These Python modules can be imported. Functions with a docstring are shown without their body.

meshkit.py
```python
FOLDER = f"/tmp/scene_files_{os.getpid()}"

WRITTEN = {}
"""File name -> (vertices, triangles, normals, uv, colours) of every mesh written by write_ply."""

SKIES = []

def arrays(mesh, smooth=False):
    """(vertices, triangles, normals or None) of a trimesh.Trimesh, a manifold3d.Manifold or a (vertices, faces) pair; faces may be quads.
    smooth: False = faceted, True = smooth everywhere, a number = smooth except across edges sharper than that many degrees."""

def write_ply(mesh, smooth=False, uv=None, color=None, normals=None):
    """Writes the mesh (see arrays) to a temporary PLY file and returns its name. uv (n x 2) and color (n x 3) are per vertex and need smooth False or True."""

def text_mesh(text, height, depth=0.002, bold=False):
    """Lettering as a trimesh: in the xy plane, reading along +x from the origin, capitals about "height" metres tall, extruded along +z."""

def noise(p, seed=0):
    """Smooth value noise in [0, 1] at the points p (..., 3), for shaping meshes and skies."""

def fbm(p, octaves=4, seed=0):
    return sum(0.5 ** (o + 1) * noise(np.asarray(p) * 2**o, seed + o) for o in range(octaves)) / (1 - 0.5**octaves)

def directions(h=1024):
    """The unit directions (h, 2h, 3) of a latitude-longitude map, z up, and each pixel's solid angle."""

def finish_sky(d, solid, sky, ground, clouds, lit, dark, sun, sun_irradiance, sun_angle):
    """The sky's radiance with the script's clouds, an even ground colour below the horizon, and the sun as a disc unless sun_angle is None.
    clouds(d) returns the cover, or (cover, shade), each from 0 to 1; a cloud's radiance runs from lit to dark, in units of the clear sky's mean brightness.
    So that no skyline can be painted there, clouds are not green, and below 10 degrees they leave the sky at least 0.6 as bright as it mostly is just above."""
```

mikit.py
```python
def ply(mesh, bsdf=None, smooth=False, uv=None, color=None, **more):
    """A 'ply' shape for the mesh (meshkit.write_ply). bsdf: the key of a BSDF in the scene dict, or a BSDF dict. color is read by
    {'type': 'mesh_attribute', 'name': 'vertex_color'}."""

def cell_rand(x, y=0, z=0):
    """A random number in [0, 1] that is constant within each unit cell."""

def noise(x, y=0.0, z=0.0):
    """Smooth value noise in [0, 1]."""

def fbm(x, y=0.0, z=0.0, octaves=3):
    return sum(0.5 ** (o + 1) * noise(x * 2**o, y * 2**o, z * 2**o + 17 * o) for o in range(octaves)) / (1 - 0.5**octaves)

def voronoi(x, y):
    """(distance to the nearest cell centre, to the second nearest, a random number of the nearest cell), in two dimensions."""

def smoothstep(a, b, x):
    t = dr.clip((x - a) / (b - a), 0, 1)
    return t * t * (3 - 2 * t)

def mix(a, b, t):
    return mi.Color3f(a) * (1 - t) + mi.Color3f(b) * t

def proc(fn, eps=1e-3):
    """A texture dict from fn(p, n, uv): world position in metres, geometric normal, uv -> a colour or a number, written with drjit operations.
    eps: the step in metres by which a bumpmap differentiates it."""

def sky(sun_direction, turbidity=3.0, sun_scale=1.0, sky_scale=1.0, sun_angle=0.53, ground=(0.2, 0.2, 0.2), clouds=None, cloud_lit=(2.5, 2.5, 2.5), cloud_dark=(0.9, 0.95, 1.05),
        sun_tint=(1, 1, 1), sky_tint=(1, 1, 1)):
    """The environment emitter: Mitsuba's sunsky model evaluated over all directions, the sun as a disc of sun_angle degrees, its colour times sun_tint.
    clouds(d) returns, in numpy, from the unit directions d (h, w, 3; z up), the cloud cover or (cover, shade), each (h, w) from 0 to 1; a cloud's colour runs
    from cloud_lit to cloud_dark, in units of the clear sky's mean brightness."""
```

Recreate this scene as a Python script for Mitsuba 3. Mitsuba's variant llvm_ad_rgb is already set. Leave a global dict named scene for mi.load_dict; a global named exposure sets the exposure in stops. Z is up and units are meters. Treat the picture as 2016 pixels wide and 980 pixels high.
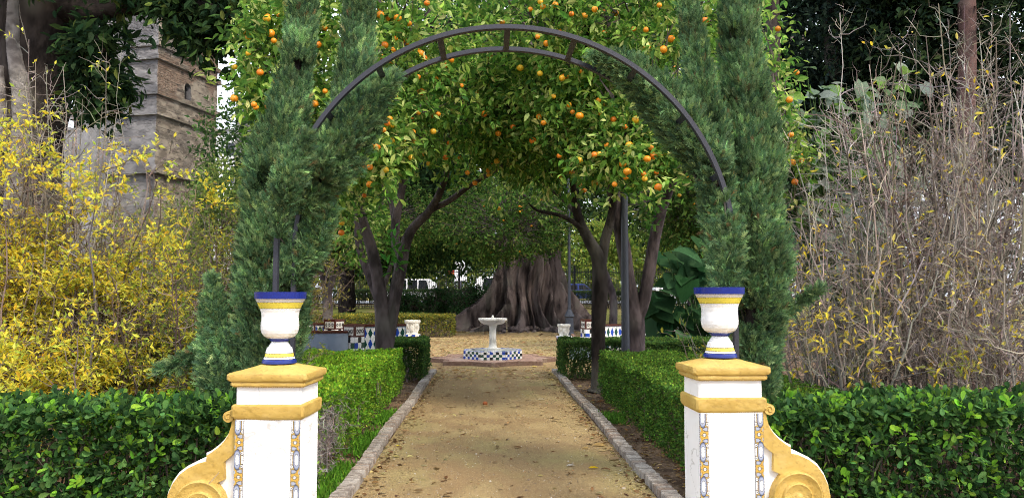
import math, random, re
import numpy as np, trimesh, mitsuba as mi, mikit, meshkit, drjit as dr
from shapely.geometry import Polygon
from mikit import noise, fbm, smoothstep, mix, proc, voronoi, cell_rand

T = mi.ScalarTransform4f
PI = math.pi
rng = np.random.default_rng(11)
scene, labels, used = {}, {}, set()

# ---- camera, sky, exposure -------------------------------------------------------------------
exposure = 3.25
EYE = np.array([0, 0, 1.6])
FWD = np.array([0.03097, 0.99764, 0.06128])
scene['camera'] = {'type': 'perspective', 'fov': 67.31, 'fov_axis': 'x', 'near_clip': 0.05, 'far_clip': 400.0,
                   'to_world': T().look_at(origin=EYE.tolist(), target=(EYE + FWD).tolist(), up=[0, 0, 1])}


def cloud_cover(d):
    n = meshkit.fbm(d * 2.3, 4, 5)
    return np.ones(d.shape[:2]), np.clip((n - 0.42) * 2.2, 0, 0.8)


scene['sky'] = mikit.sky([0.42, -0.62, 0.72], turbidity=3, sun_scale=0.3, sun_angle=16, sun_tint=(.92, .97, 1.06), clouds=cloud_cover,
                         cloud_lit=(2.36, 2.5, 2.8), cloud_dark=(1.25, 1.36, 1.6), ground=(0.16, 0.15, 0.12))


# ---- helpers -----------------------------------------------------------------------------------
def numbered(key):
    k, i = key, 0
    while k in used:
        i += 1
        k = '%s_%03d' % (key, i)
    used.add(k)
    return k


def say(key, label=None, cat=None, group=None, kind=None):
    d = {n: v for n, v in (('label', label), ('category', cat), ('group', group), ('kind', kind)) if v}
    if d:
        labels.setdefault(key, {}).update(d)


def thing(name, label, cat, group=None):
    k = numbered(name)
    say(k, label, cat, group)
    return k


def put(name, mesh, bsdf, parent=None, smooth=False, color=None, uv=None, label=None, cat=None, group=None, kind=None, to_world=None):
    key = numbered((parent + '__' if parent else '') + name)
    if isinstance(mesh, dict):
        d = dict(mesh)
    else:
        d = mikit.ply(mesh, bsdf, smooth=smooth, uv=uv, color=color)
    if to_world is not None:
        d['to_world'] = to_world
    scene[key] = d
    say(key, label, cat, group, kind)
    return key


class MB:
    """Collects vertices, faces and colours for one mesh."""
    def __init__(self):
        self.v, self.f, self.c, self.n = [], [], [], 0

    def add(self, v, f, c=None):
        v = np.asarray(v, float).reshape(-1, 3)
        f = np.asarray(f, int)
        if f.shape[1] == 4:
            f = np.vstack([f[:, [0, 1, 2]], f[:, [0, 2, 3]]])
        self.v.append(v)
        self.f.append(f + self.n)
        self.n += len(v)
        if c is not None:
            c = np.asarray(c, float)
            self.c.append(np.broadcast_to(c, (len(v), 3)) if c.ndim == 1 else c)
        return self

    def m(self, mesh, c=None):
        return self.add(mesh.vertices, mesh.faces, c)

    def mesh(self):
        return np.vstack(self.v), np.vstack(self.f)

    def col(self):
        return np.vstack(self.c) if self.c else None


def rotz(a):
    c, s = math.cos(a), math.sin(a)
    return np.array([[c, -s, 0], [s, c, 0], [0, 0, 1.0]])


def box(c, s, a=0.0):
    m = trimesh.creation.box(s)
    m.vertices = m.vertices @ rotz(a).T + np.asarray(c, float)
    return m


def cbox(s, ch):
    """A box with chamfered edges, centred on the origin."""
    h = np.array(s, float) / 2
    pts = []
    for sx in (-1, 1):
        for sy in (-1, 1):
            for sz in (-1, 1):
                sg = np.array([sx, sy, sz])
                for k in range(3):
                    p = h - ch
                    p[k] = h[k]
                    pts.append(p * sg)
    return trimesh.convex.convex_hull(np.array(pts))


def norm(a):
    a = np.asarray(a, float)
    return a / np.maximum(np.linalg.norm(a, axis=-1, keepdims=True), 1e-9)


def smoothpath(pts, n):
    """Catmull-Rom resample; pts rows may carry a radius as a fourth column."""
    p = np.asarray(pts, float)
    if len(p) < 3:
        t = np.linspace(0, 1, n)[:, None]
        return p[0] * (1 - t) + p[-1] * t
    q = np.vstack([2 * p[0] - p[1], p, 2 * p[-1] - p[-2]])
    u = np.linspace(0, len(p) - 1 - 1e-6, n)
    i = u.astype(int)
    t = (u - i)[:, None]
    a, b, c, d = q[i], q[i + 1], q[i + 2], q[i + 3]
    return 0.5 * (2 * b + (c - a) * t + (2 * a - 5 * b + 4 * c - d) * t * t + (3 * b - a - 3 * c + d) * t ** 3)


def tube(p, r, sides=10, bump=0.0, seed=0, caps=True):
    p = np.asarray(p, float)
    r = np.broadcast_to(np.asarray(r, float), (len(p),))
    t = norm(np.gradient(p, axis=0))
    a = np.cross(t[0], [0, 0, 1.0] if abs(t[0][2]) < 0.9 else [1.0, 0, 0])
    A = []
    for k in range(len(p)):
        a = a - t[k] * (a @ t[k])
        a = a / np.linalg.norm(a)
        A.append(a)
    A = np.array(A)
    B = np.cross(t, A)
    ang = np.arange(sides) * 2 * PI / sides
    d = np.cos(ang)[None, :, None] * A[:, None] + np.sin(ang)[None, :, None] * B[:, None]
    v = p[:, None] + r[:, None, None] * d
    if bump:
        n = meshkit.fbm(np.concatenate([v], -1) * np.array([6, 6, 2.0]), 3, seed) - 0.5
        v = v + d * (n[..., None] * 2 * bump * r[:, None, None])
    i, j = np.meshgrid(np.arange(len(p) - 1), np.arange(sides), indexing='ij')
    q = np.stack([i * sides + j, i * sides + (j + 1) % sides, (i + 1) * sides + (j + 1) % sides, (i + 1) * sides + j], -1).reshape(-1, 4)
    f = np.vstack([q[:, [0, 1, 2]], q[:, [0, 2, 3]]])
    v = v.reshape(-1, 3)
    if caps:
        n = len(v)
        v = np.vstack([v, p[0], p[-1]])
        k = np.arange(sides)
        f = np.vstack([f, np.stack([np.full(sides, n), (k + 1) % sides, k], 1),
                       np.stack([np.full(sides, n + 1), n - sides + k, n - sides + (k + 1) % sides], 1)])
    return v, f


def tubes(P, R, sides=3):
    """Many thin tubes at once: P (N,k,3), R (N,k)."""
    N, K = P.shape[:2]
    t = norm(np.gradient(P, axis=1))
    ref = np.where(np.abs(t[..., 2:]) < 0.85, np.array([0, 0, 1.0]), np.array([1.0, 0, 0]))
    a = norm(np.cross(t, ref))
    b = np.cross(t, a)
    ang = np.arange(sides) * 2 * PI / sides
    v = P[:, :, None] + R[:, :, None, None] * (np.cos(ang)[:, None] * a[:, :, None] + np.sin(ang)[:, None] * b[:, :, None])
    i, j = np.meshgrid(np.arange(K - 1), np.arange(sides), indexing='ij')
    q = np.stack([i * sides + j, i * sides + (j + 1) % sides, (i + 1) * sides + (j + 1) % sides, (i + 1) * sides + j], -1).reshape(-1, 4)
    f = np.vstack([q[:, [0, 1, 2]], q[:, [0, 2, 3]]])
    F = (f[None] + (np.arange(N) * K * sides)[:, None, None]).reshape(-1, 3)
    return v.reshape(-1, 3), F


def lathe(prof, n=48, center=(0, 0, 0), colors=None):
    """Surface of revolution of (r, z) rows; with colors, one row per segment, sharp colour edges."""
    prof = np.asarray(prof, float)
    if colors is not None:
        rows = np.stack([prof[:-1], prof[1:]], 1).reshape(-1, 2)
        cols = np.repeat(np.asarray(colors, float), 2, axis=0)
    else:
        rows, cols = prof, None
    ang = np.arange(n) * 2 * PI / n
    v = np.stack([rows[:, None, 0] * np.cos(ang), rows[:, None, 0] * np.sin(ang), np.broadcast_to(rows[:, None, 1], (len(rows), n))], -1) + np.asarray(center, float)
    R = np.arange(0, len(rows) - 1, 2) if colors is not None else np.arange(len(rows) - 1)
    i, j = np.meshgrid(R, np.arange(n), indexing='ij')
    q = np.stack([i * n + j, i * n + (j + 1) % n, (i + 1) * n + (j + 1) % n, (i + 1) * n + j], -1).reshape(-1, 4)
    f = np.vstack([q[:, [0, 1, 2]], q[:, [0, 2, 3]]])
    V = v.reshape(-1, 3)
    ok = np.linalg.norm(np.cross(V[f[:, 1]] - V[f[:, 0]], V[f[:, 2]] - V[f[:, 0]]), axis=1) > 1e-12
    return (V, f[ok]) if cols is None else (V, f[ok], np.repeat(cols, n, axis=0))


def extrude(pts, h, plane='xy'):
    m = trimesh.creation.extrude_polygon(Polygon(pts).buffer(0), h, engine='earcut')
    if plane == 'xz':  # drawn in x,z; thickness along +y from 0
        v = m.vertices
        m.vertices = np.stack([v[:, 0], h - v[:, 2], v[:, 1]], 1)
    return m


def smoothn(m, w, a=0.0):
    return m


# leaf templates: x along the leaf 0..1, y across, z normal
LEAF2 = (np.array([[0, 0, 0], [.45, -.5, .10], [1, 0, -.06], [.45, .5, .10]]), np.array([[0, 1, 2], [0, 2, 3]]))
LEAF4 = (np.array([[0, 0, 0], [.3, -.44, .06], [.3, .44, .06], [.68, -.36, .05], [.68, .36, .05], [1, 0, -.1], [.45, 0, -.02]]),
         np.array([[0, 1, 6], [0, 6, 2], [1, 3, 6], [2, 6, 4], [3, 5, 6], [4, 6, 5]]))
LEAFR = (np.array([[0, 0, 0], [.35, -.38, .05], [.35, .38, .05], [.75, -.46, .04], [.75, .46, .04], [.97, -.2, 0], [.97, .2, 0], [.5, 0, -.03]]),
         np.array([[0, 1, 7], [0, 7, 2], [1, 3, 7], [2, 7, 4], [3, 5, 7], [4, 7, 6], [5, 6, 7]]))


def spray_template(n=5, seed=3):
    r = np.random.default_rng(seed)
    v, f = [], []

    def blade(a, b, w):
        a, b = np.array(a, float), np.array(b, float)
        s = np.array([-(b - a)[1], (b - a)[0], 0])
        s = s / (np.linalg.norm(s) + 1e-9) * w
        k = len(v)
        m = (a + b) / 2 + np.array([0, 0, r.uniform(-.03, .05)])
        v.extend([a, m - s, b, m + s])
        f.extend([[k, k + 1, k + 2], [k, k + 2, k + 3]])
    blade((0, 0, 0), (1, 0, .05), .035)
    for i in range(n):
        x = .1 + .75 * i / n
        for s in (-1, 1):
            L = (.42 - .25 * i / n) * r.uniform(.7, 1.2)
            an = math.radians(r.uniform(22, 42))
            blade((x, 0, .02), (x + L * math.cos(an), s * L * math.sin(an), r.uniform(-.1, .12)), .032)
    return np.array(v), np.array(f)


SPRAYS = [spray_template(5, s) for s in (3, 4)]


def scatter(tpl, P, X, N, L, W, col):
    """Copies of a template: at P, along X, normal about N, length L, width W, one colour each -> (v (n,k,3), f, c (n,3))."""
    X = norm(X)
    Y = norm(np.cross(N, X))
    Z = np.cross(X, Y)
    t, f = tpl
    L, W = np.broadcast_to(L, (len(P),)), np.broadcast_to(W, (len(P),))
    v = P[:, None] + t[None, :, :1] * (L[:, None, None] * X[:, None]) + t[None, :, 1:2] * (W[:, None, None] * Y[:, None]) + t[None, :, 2:] * (L[:, None, None] * Z[:, None])
    return v, f, np.asarray(col, float)


def foliage(parent, name, batches, bsdf='leaf', single=0, single_name='leaf', kind='stuff', view=None, label=None):
    """Joins the batches into one part; the SINGLE leaves that show largest become parts of their own."""
    mb = MB()
    for v, f, c in batches:
        keep = np.ones(len(v), bool)
        if single and view is not None:
            q = v.mean(1)
            inside = view(q)
            d = np.linalg.norm(q - EYE, axis=1) / np.linalg.norm(v[:, -1] - v[:, 0], axis=1)
            d[~inside] = 1e9
            pick = np.argsort(d)[:single]
            pick = pick[d[pick] < 1e8]
            single -= len(pick)
            keep[pick] = False
            for k in pick:
                put(single_name, (v[k], f), bsdf, parent, color=np.repeat(c[k:k + 1], v.shape[1], 0))
        v, c = v[keep], c[keep]
        n, k = v.shape[:2]
        mb.add(v.reshape(-1, 3), (f[None] + (np.arange(n) * k)[:, None, None]).reshape(-1, 3), np.repeat(c, k, 0))
    return put(name, mb.mesh(), bsdf, parent, color=mb.col(), kind=kind, label=label)


def pal(n, cols, w=None, jit=0.18):
    cols = np.array(cols, float)
    i = rng.choice(len(cols), n, p=None if w is None else np.array(w) / np.sum(w))
    green = (cols[:, 1:2] > cols[:, :1]) & (cols[:, 1:2] > cols[:, 2:])
    cols = np.where(green, cols * np.array([1.15, 1.09, 1.22]), cols)
    return np.clip(cols[i] * np.exp(rng.normal(0, jit, (n, 1))) * np.exp(rng.normal(0, jit * .35, (n, 3))), .004, .9)


def rand_dirs(n):
    return norm(rng.normal(size=(n, 3)))


def whorls(C, D, K, L, Wd, palette, weights=None, spread=.06, droop=.25, tpl=LEAF4, jit=.18, up=.8, ctint=.22):
    """K leaves about each clump centre C, along the shoot D: splayed, the blades turned to the sky."""
    n = len(C)
    s = rng.uniform(-1, 1, (n, K, 1))
    P = C[:, None] + D[:, None] * s * spread * 1.2 + rng.normal(0, spread * .55, (n, K, 3))
    X = norm(D[:, None] * .55 + rng.normal(0, .75, (n, K, 3)) + np.array([0, 0, -droop]))
    N = norm(rng.normal(0, .55, (n, K, 3)) + np.array([0, 0, up]) + .35 * D[:, None])
    l = L * rng.uniform(.6, 1.2, (n, K))
    c = pal(n * K, palette, weights, jit).reshape(n, K, 3) * np.exp(rng.normal(0, ctint, (n, 1, 1)))
    return scatter(tpl, P.reshape(-1, 3), X.reshape(-1, 3), N.reshape(-1, 3), l.ravel(), l.ravel() * Wd, c.reshape(-1, 3))


def crown_points(ells, n, shell=.5, gap=.35, freq=.9, seed=1):
    """Clump centres in a union of ellipsoids (c, r, weight): denser outwards, with fbm gaps. Returns points and outward directions."""
    w = np.array([e[2] if len(e) > 2 else np.prod(e[1]) ** (2 / 3) for e in ells], float)
    k = rng.choice(len(ells), int(n * 2.2), p=w / w.sum())
    c = np.array([e[0] for e in ells], float)[k]
    r = np.array([e[1] for e in ells], float)[k]
    d = rand_dirs(len(k))
    rad = rng.uniform(shell ** 3, 1, len(k)) ** (1 / 3)
    rad *= .86 + .28 * meshkit.fbm(d * 2.1 + k[:, None] * 3.7, 3, seed)
    p = c + r * d * rad[:, None]
    ok = meshkit.fbm(p * freq + 31.7, 3, seed) > gap
    p, d = p[ok][:n], norm(d / r)[ok][:n]
    return p, d


def limb(paths, sides=9, n=14, bump=.12, seed=0):
    """Limbs of a tree, one mesh: each path a list of (x, y, z, radius)."""
    mb = MB()
    for i, p in enumerate(paths):
        q = smoothpath(p, max(n, 5 * len(p)))
        v, f = tube(q[:, :3], np.maximum(q[:, 3], .004), sides, bump, seed + i)
        mb.add(v, f)
    return mb.mesh()


# ---- materials ----------------------------------------------------------------------------------
def bs(key, **k):
    scene[key] = k


def rgb(*c):
    return {'type': 'rgb', 'value': list(c)}


VC = {'type': 'mesh_attribute', 'name': 'vertex_color'}


def princ(col, rough, **k):
    return {'type': 'twosided', 'b': {'type': 'principled', 'base_color': col, 'roughness': rough, **k}}


def bumped(inner, fn, scale, eps=2e-3):
    return {'type': 'bumpmap', 'arbitrary': proc(fn, eps), 'scale': scale, 'b': inner}


bs('leaf', type='principledthin', base_color=VC, roughness=.36, diff_trans=.95, eta=1.4)
bs('needle', type='principledthin', base_color=VC, roughness=.75, diff_trans=.5, eta=1.25)
scene['paint'] = princ(VC, .65, specular=.3)
scene['glaze'] = princ(VC, .16, specular=.5)
scene['stone_vc'] = princ(VC, .85, specular=.2)


def bark_fn(a, b, st, f=9.0):
    def fn(p, n, uv):
        t = fbm(p.x * f, p.y * f, p.z * f * st, 4)
        s = fbm(p.x * 2.1 + 9, p.y * 2.1, p.z * .9, 3)
        return mix(mix(a, b, smoothstep(.3, .7, t)), (.21, .20, .17), .4 * smoothstep(.52, .75, s))
    return fn


def bark_h(f, st):
    return lambda p, n, uv: fbm(p.x * f, p.y * f, p.z * f * st, 4)


scene['bark_orange'] = princ(proc(bark_fn((.042, .033, .034), (.115, .090, .092), .35)), .85, specular=.2)
scene['bark_dark'] = princ(proc(bark_fn((.014, .011, .010), (.045, .036, .032), .35)), .9, specular=.15)
scene['bark_fig'] = princ(proc(bark_fn((.025, .019, .019), (.165, .132, .126), .16, 4.2)), .9, specular=.15)
scene['bark_pale'] = princ(proc(bark_fn((.10, .088, .085), (.24, .22, .21), 1.2, 7)), .85, specular=.2)
for k_, f_, st_, sc_ in (('bark_orange', 22, .35, .02), ('bark_dark', 16, .35, .03), ('bark_fig', 5, .2, .10), ('bark_pale', 14, 1.0, .03)):
    scene[k_] = {'type': 'twosided', 'b': bumped(scene[k_]['b'], bark_h(f_, st_), sc_, 3e-3)}
scene['twig'] = princ(VC, .9, specular=.1)


def plaster(p, n, uv):
    s = fbm(p.x * 3, p.y * 3, p.z * 1.2, 4)
    d = fbm(p.x * 30, p.y * 30, p.z * 9 + 4, 3)
    c = mix((.80, .80, .80), (.58, .57, .54), smoothstep(.55, .85, s) * .5 + .3 * smoothstep(.62, .78, d))
    w = fbm(p.x * 4 + 3, p.y * 4, p.z * 4, 4)
    crack = (1 - smoothstep(.0, .010, dr.abs(w - .5))) * smoothstep(.5, .6, fbm(p.x * 2.2, p.y * 2.2, p.z * 2.2 + 9, 2))
    c = mix(c, (.30, .28, .25), .55 * crack)
    splash = smoothstep(.55, .1, p.z + .25 * fbm(p.x * 8, p.y * 8, p.z * 6, 3))
    return mix(c, (.42, .36, .28), .45 * splash)


def ochre(p, n, uv):
    s = fbm(p.x * 7, p.y * 7, p.z * 7, 4)
    d = fbm(p.x * 60, p.y * 60, p.z * 60, 2)
    c = mix(mix((.455, .30, .070), (.53, .365, .098), smoothstep(.35, .65, s)), (.30, .18, .045), .4 * smoothstep(.62, .76, d))
    worn = smoothstep(.60, .66, fbm(p.x * 16 + 4, p.y * 16, p.z * 16, 4))
    c = mix(c, (.56, .43, .22), .12 * worn)
    grime = smoothstep(.52, .72, fbm(p.x * 5, p.y * 5, p.z * 14 + 2, 4))
    return mix(c, (.17, .115, .05), .12 * grime)


def rough_h(p, n, uv):
    return fbm(p.x * 45, p.y * 45, p.z * 30, 3) + .6 * fbm(p.x * 9, p.y * 9, p.z * 9, 2)


scene['plaster'] = {'type': 'twosided', 'b': bumped({'type': 'principled', 'base_color': proc(plaster), 'roughness': .7, 'specular': .3}, rough_h, .004)}
scene['ochre'] = {'type': 'twosided', 'b': bumped({'type': 'principled', 'base_color': proc(ochre), 'roughness': .55, 'specular': .4}, rough_h, .008)}
scene['iron'] = princ(rgb(.020, .021, .033), .45, specular=.5)
scene['lamp_metal'] = princ(rgb(.05, .057, .075), .5, specular=.5)


def strip_fn(p, n, uv):
    u, v = uv.x, uv.y
    a = 3.6  # tile height over width
    col = mi.Color3f(.50, .32, .065)

    def ring(cx, cy, r):
        return dr.sqrt(dr.square(u - cx) + dr.square((v - cy) * a)) - r

    def lay(col, d, c, w=.02):
        return mix(col, c, 1 - smoothstep(-w, w, d))
    blue, dark, pale, white = (.17, .21, .33), (.035, .04, .075), (.34, .38, .48), (.70, .70, .69)
    for s in (0, 1):
        cy = .17 if s == 0 else .83
        d = dr.maximum(dr.abs(u - .30) - .17, dr.abs(v - cy) * a - .17)
        d = dr.minimum(d, dr.maximum(dr.abs(u - .42) - .22, dr.abs(v - cy) * a - .08))
        col = lay(col, d - .05, dark)
        col = lay(col, d, pale)
        c2 = ring(.12, .31 if s == 0 else .69, .17)
        col = lay(col, c2 - .05, dark)
        col = lay(col, c2, white)
        col = lay(col, ring(.16, .31 if s == 0 else .69, .06), dark)
        e = ring(.48, 0.0 if s == 0 else 1.0, .16)
        col = lay(col, e - .06, dark)
        col = lay(col, e, white)
        col = lay(col, ring(.75, .10 if s == 0 else .90, .05), (.18, .07, .02))
        d3 = dr.maximum(dr.abs(u - .97) - .10, dr.abs(v - (.14 if s == 0 else .86)) * a - .16)
        col = lay(col, d3, pale)
    b = dr.maximum(dr.abs(u - .10) - .10, dr.abs(v - .5) * a - .42)
    col = lay(col, b - .04, dark)
    col = lay(col, b, white)
    q = dr.power(dr.power(dr.abs(u - .66) / .34, 2.6) + dr.power(dr.abs(v - .5) / .27, 2.6), 1 / 2.6) - 1
    col = lay(col, q - .10, dark, .05)
    col = lay(col, q, blue, .05)
    col = lay(col, q + .14, pale, .05)
    col = lay(col, q + .36, dark, .04)
    col = lay(col, q + .43, white, .05)
    edge = dr.minimum(dr.minimum(u, 1 - u), dr.minimum(v, 1 - v) * a)
    return mix((.10, .10, .13), col, smoothstep(.0, .05, edge))


scene['strip_tile'] = princ(proc(strip_fn), .15, specular=.5)


def path_fn(p, n, uv):
    big = fbm(p.x * .55 + 3, p.y * .4, 0, 4)
    mid = fbm(p.x * 3.1, p.y * 2.3, 4, 4)
    fine = fbm(p.x * 38, p.y * 38, 1, 3)
    grit = fbm(p.x * 140, p.y * 140, 8, 2)
    c = mix((.205, .138, .068), (.285, .213, .104), smoothstep(.35, .65, big * .5 + mid * .5))
    moss = smoothstep(.47, .68, fbm(p.x * .8 - 1.0, p.y * .5 + 2.2, 6, 3)) * smoothstep(.3, .65, mid)
    c = mix(c, (.215, .185, .075), moss * .6)
    c = mix(c, (.15, .105, .062), .40 * smoothstep(.5, .75, fine))
    c = mix(c, (.38, .31, .20), .4 * smoothstep(.6, .78, grit))
    peb = fbm(p.x * 75, p.y * 75, 3, 2)
    return mix(c, (.10, .07, .045), .35 * smoothstep(.66, .78, peb))


def path_h(p, n, uv):
    return fbm(p.x * 60, p.y * 60, 2, 3) + 1.8 * fbm(p.x * 7, p.y * 6, 2, 3)


scene['sand'] = {'type': 'twosided', 'b': bumped({'type': 'principled', 'base_color': proc(path_fn), 'roughness': .95, 'specular': .1}, path_h, .013, 4e-3)}


def soil_fn(p, n, uv):
    t = fbm(p.x * 6, p.y * 6, 0, 4)
    g = fbm(p.x * 55, p.y * 55, 3, 2)
    c = mix((.060, .040, .028), (.135, .092, .062), smoothstep(.3, .7, t))
    c = mix(c, (.22, .17, .11), .5 * smoothstep(.62, .8, g))
    far = smoothstep(39.5, 44, p.y)
    dry = mix((.30, .23, .09), (.20, .20, .05), smoothstep(.4, .6, fbm(p.x * .7, p.y * .7, 0, 3)))
    return mix(c, dry, far)


scene['soil'] = princ(proc(soil_fn), .97, specular=.05)


def brick_fn(a, b, c):
    def fn(p, n, uv):
        t = fbm(p.x * 25, p.y * 25, p.z * 25, 3)
        s = cell_rand(p.x * .31 + 5, p.y / .062, 0)
        col = mix(a, b, smoothstep(.3, .7, t))
        return mix(mix(col, c, .45 * smoothstep(.55, .7, fbm(p.x * 3, p.y * 3, 7, 3))), (.12, .10, .085), .5 * smoothstep(.63, .8, fbm(p.x * 70, p.y * 70, p.z * 70, 2)))
    return fn


scene['kerb_brick'] = princ(proc(brick_fn((.315, .28, .245), (.185, .158, .138), (.42, .395, .36))), .9, specular=.15)
scene['kerb_brick_red'] = princ(proc(brick_fn((.28, .225, .185), (.19, .145, .115), (.36, .32, .275))), .9, specular=.15)
scene['red_brick'] = princ(proc(brick_fn((.25, .165, .125), (.175, .108, .082), (.32, .25, .20))), .85, specular=.2)


def tower_fn(p, n, uv):
    s = p.x * .964 + p.y * .266
    big = fbm(p.x * .5, p.y * .5, p.z * .35, 4)
    mid = fbm(p.x * 1.7, p.y * 1.7, p.z * 2.6, 4)
    fine = fbm(p.x * 7, p.y * 7, p.z * 9, 3)
    c = mix((.165, .138, .108), (.33, .285, .228), smoothstep(.33, .66, mid))
    c = mix(c, (.10, .09, .084), .65 * smoothstep(.52, .72, big))
    c = mix(c, (.30, .26, .215), .5 * smoothstep(.58, .75, fine))
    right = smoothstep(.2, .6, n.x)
    row = p.z / .13
    joint = 1 - smoothstep(.08, .2, dr.abs(row - dr.floor(row) - .5) * 2 - .55)
    brick = mix((.125, .078, .056), (.215, .13, .09), cell_rand(dr.floor(row), dr.floor((p.y + cell_rand(dr.floor(row))) / .3)))
    brick = mix((.20, .17, .135), brick, joint)
    mask = .8 * right * smoothstep(.53, .60, fbm(p.x * .45 + 7, p.y * .45, p.z * .4, 3) + .10 * smoothstep(12.9, 15.5, p.z) - .08 * smoothstep(14, 12.8, p.z))
    mask = mask * smoothstep(12.5, 13.2, p.z)
    c = mix(c, brick, mask)
    row2 = p.z / .62 + .35 * fbm(p.x * .8, p.y * .8, 0, 2)
    seam = (1 - smoothstep(.02, .07, dr.abs(row2 - dr.floor(row2) - .5))) * smoothstep(.42, .55, fbm(p.x * 1.1, p.y * 1.1, p.z * 2, 3))
    c = mix(c, (.06, .052, .045), .6 * seam)
    c = mix(c, (.05, .045, .04), .75 * smoothstep(.66, .72, fbm(p.x * 2.6 + 5, p.y * 2.6, p.z * 3.2, 4)))
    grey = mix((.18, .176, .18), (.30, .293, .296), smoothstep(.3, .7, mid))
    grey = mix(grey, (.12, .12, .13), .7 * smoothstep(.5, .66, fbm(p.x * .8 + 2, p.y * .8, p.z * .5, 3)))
    return mix(grey, c, right)  # left face: weathered grey plaster, with its sky-lit shade put into the colour


def tower_h(p, n, uv):
    return fbm(p.x * 9, p.y * 9, p.z * 12, 4) + 1.2 * fbm(p.x * 1.2, p.y * 1.2, p.z * 2, 3)


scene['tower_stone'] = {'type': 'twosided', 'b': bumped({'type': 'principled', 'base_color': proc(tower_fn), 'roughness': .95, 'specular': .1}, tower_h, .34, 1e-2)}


def wall_fn(p, n, uv):
    return mix((.25, .25, .26), (.16, .158, .156), smoothstep(.35, .7, fbm(p.x * 2.2, p.y * 2.2, p.z * 1.1, 4)))


scene['grey_wall'] = princ(proc(wall_fn), .9, specular=.15)


def render_fn(p, n, uv):
    s = fbm(p.x * 2.5, p.y * 2.5, p.z * 1.4, 4)
    return mix((.20, .25, .33), (.29, .34, .41), smoothstep(.3, .7, s))


scene['blue_render'] = princ(proc(render_fn), .85, specular=.2)


def marble_fn(p, n, uv):
    s = fbm(p.x * 9, p.y * 9, p.z * 4, 4)
    return mix((.66, .65, .60), (.36, .35, .31), smoothstep(.48, .75, s))


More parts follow.
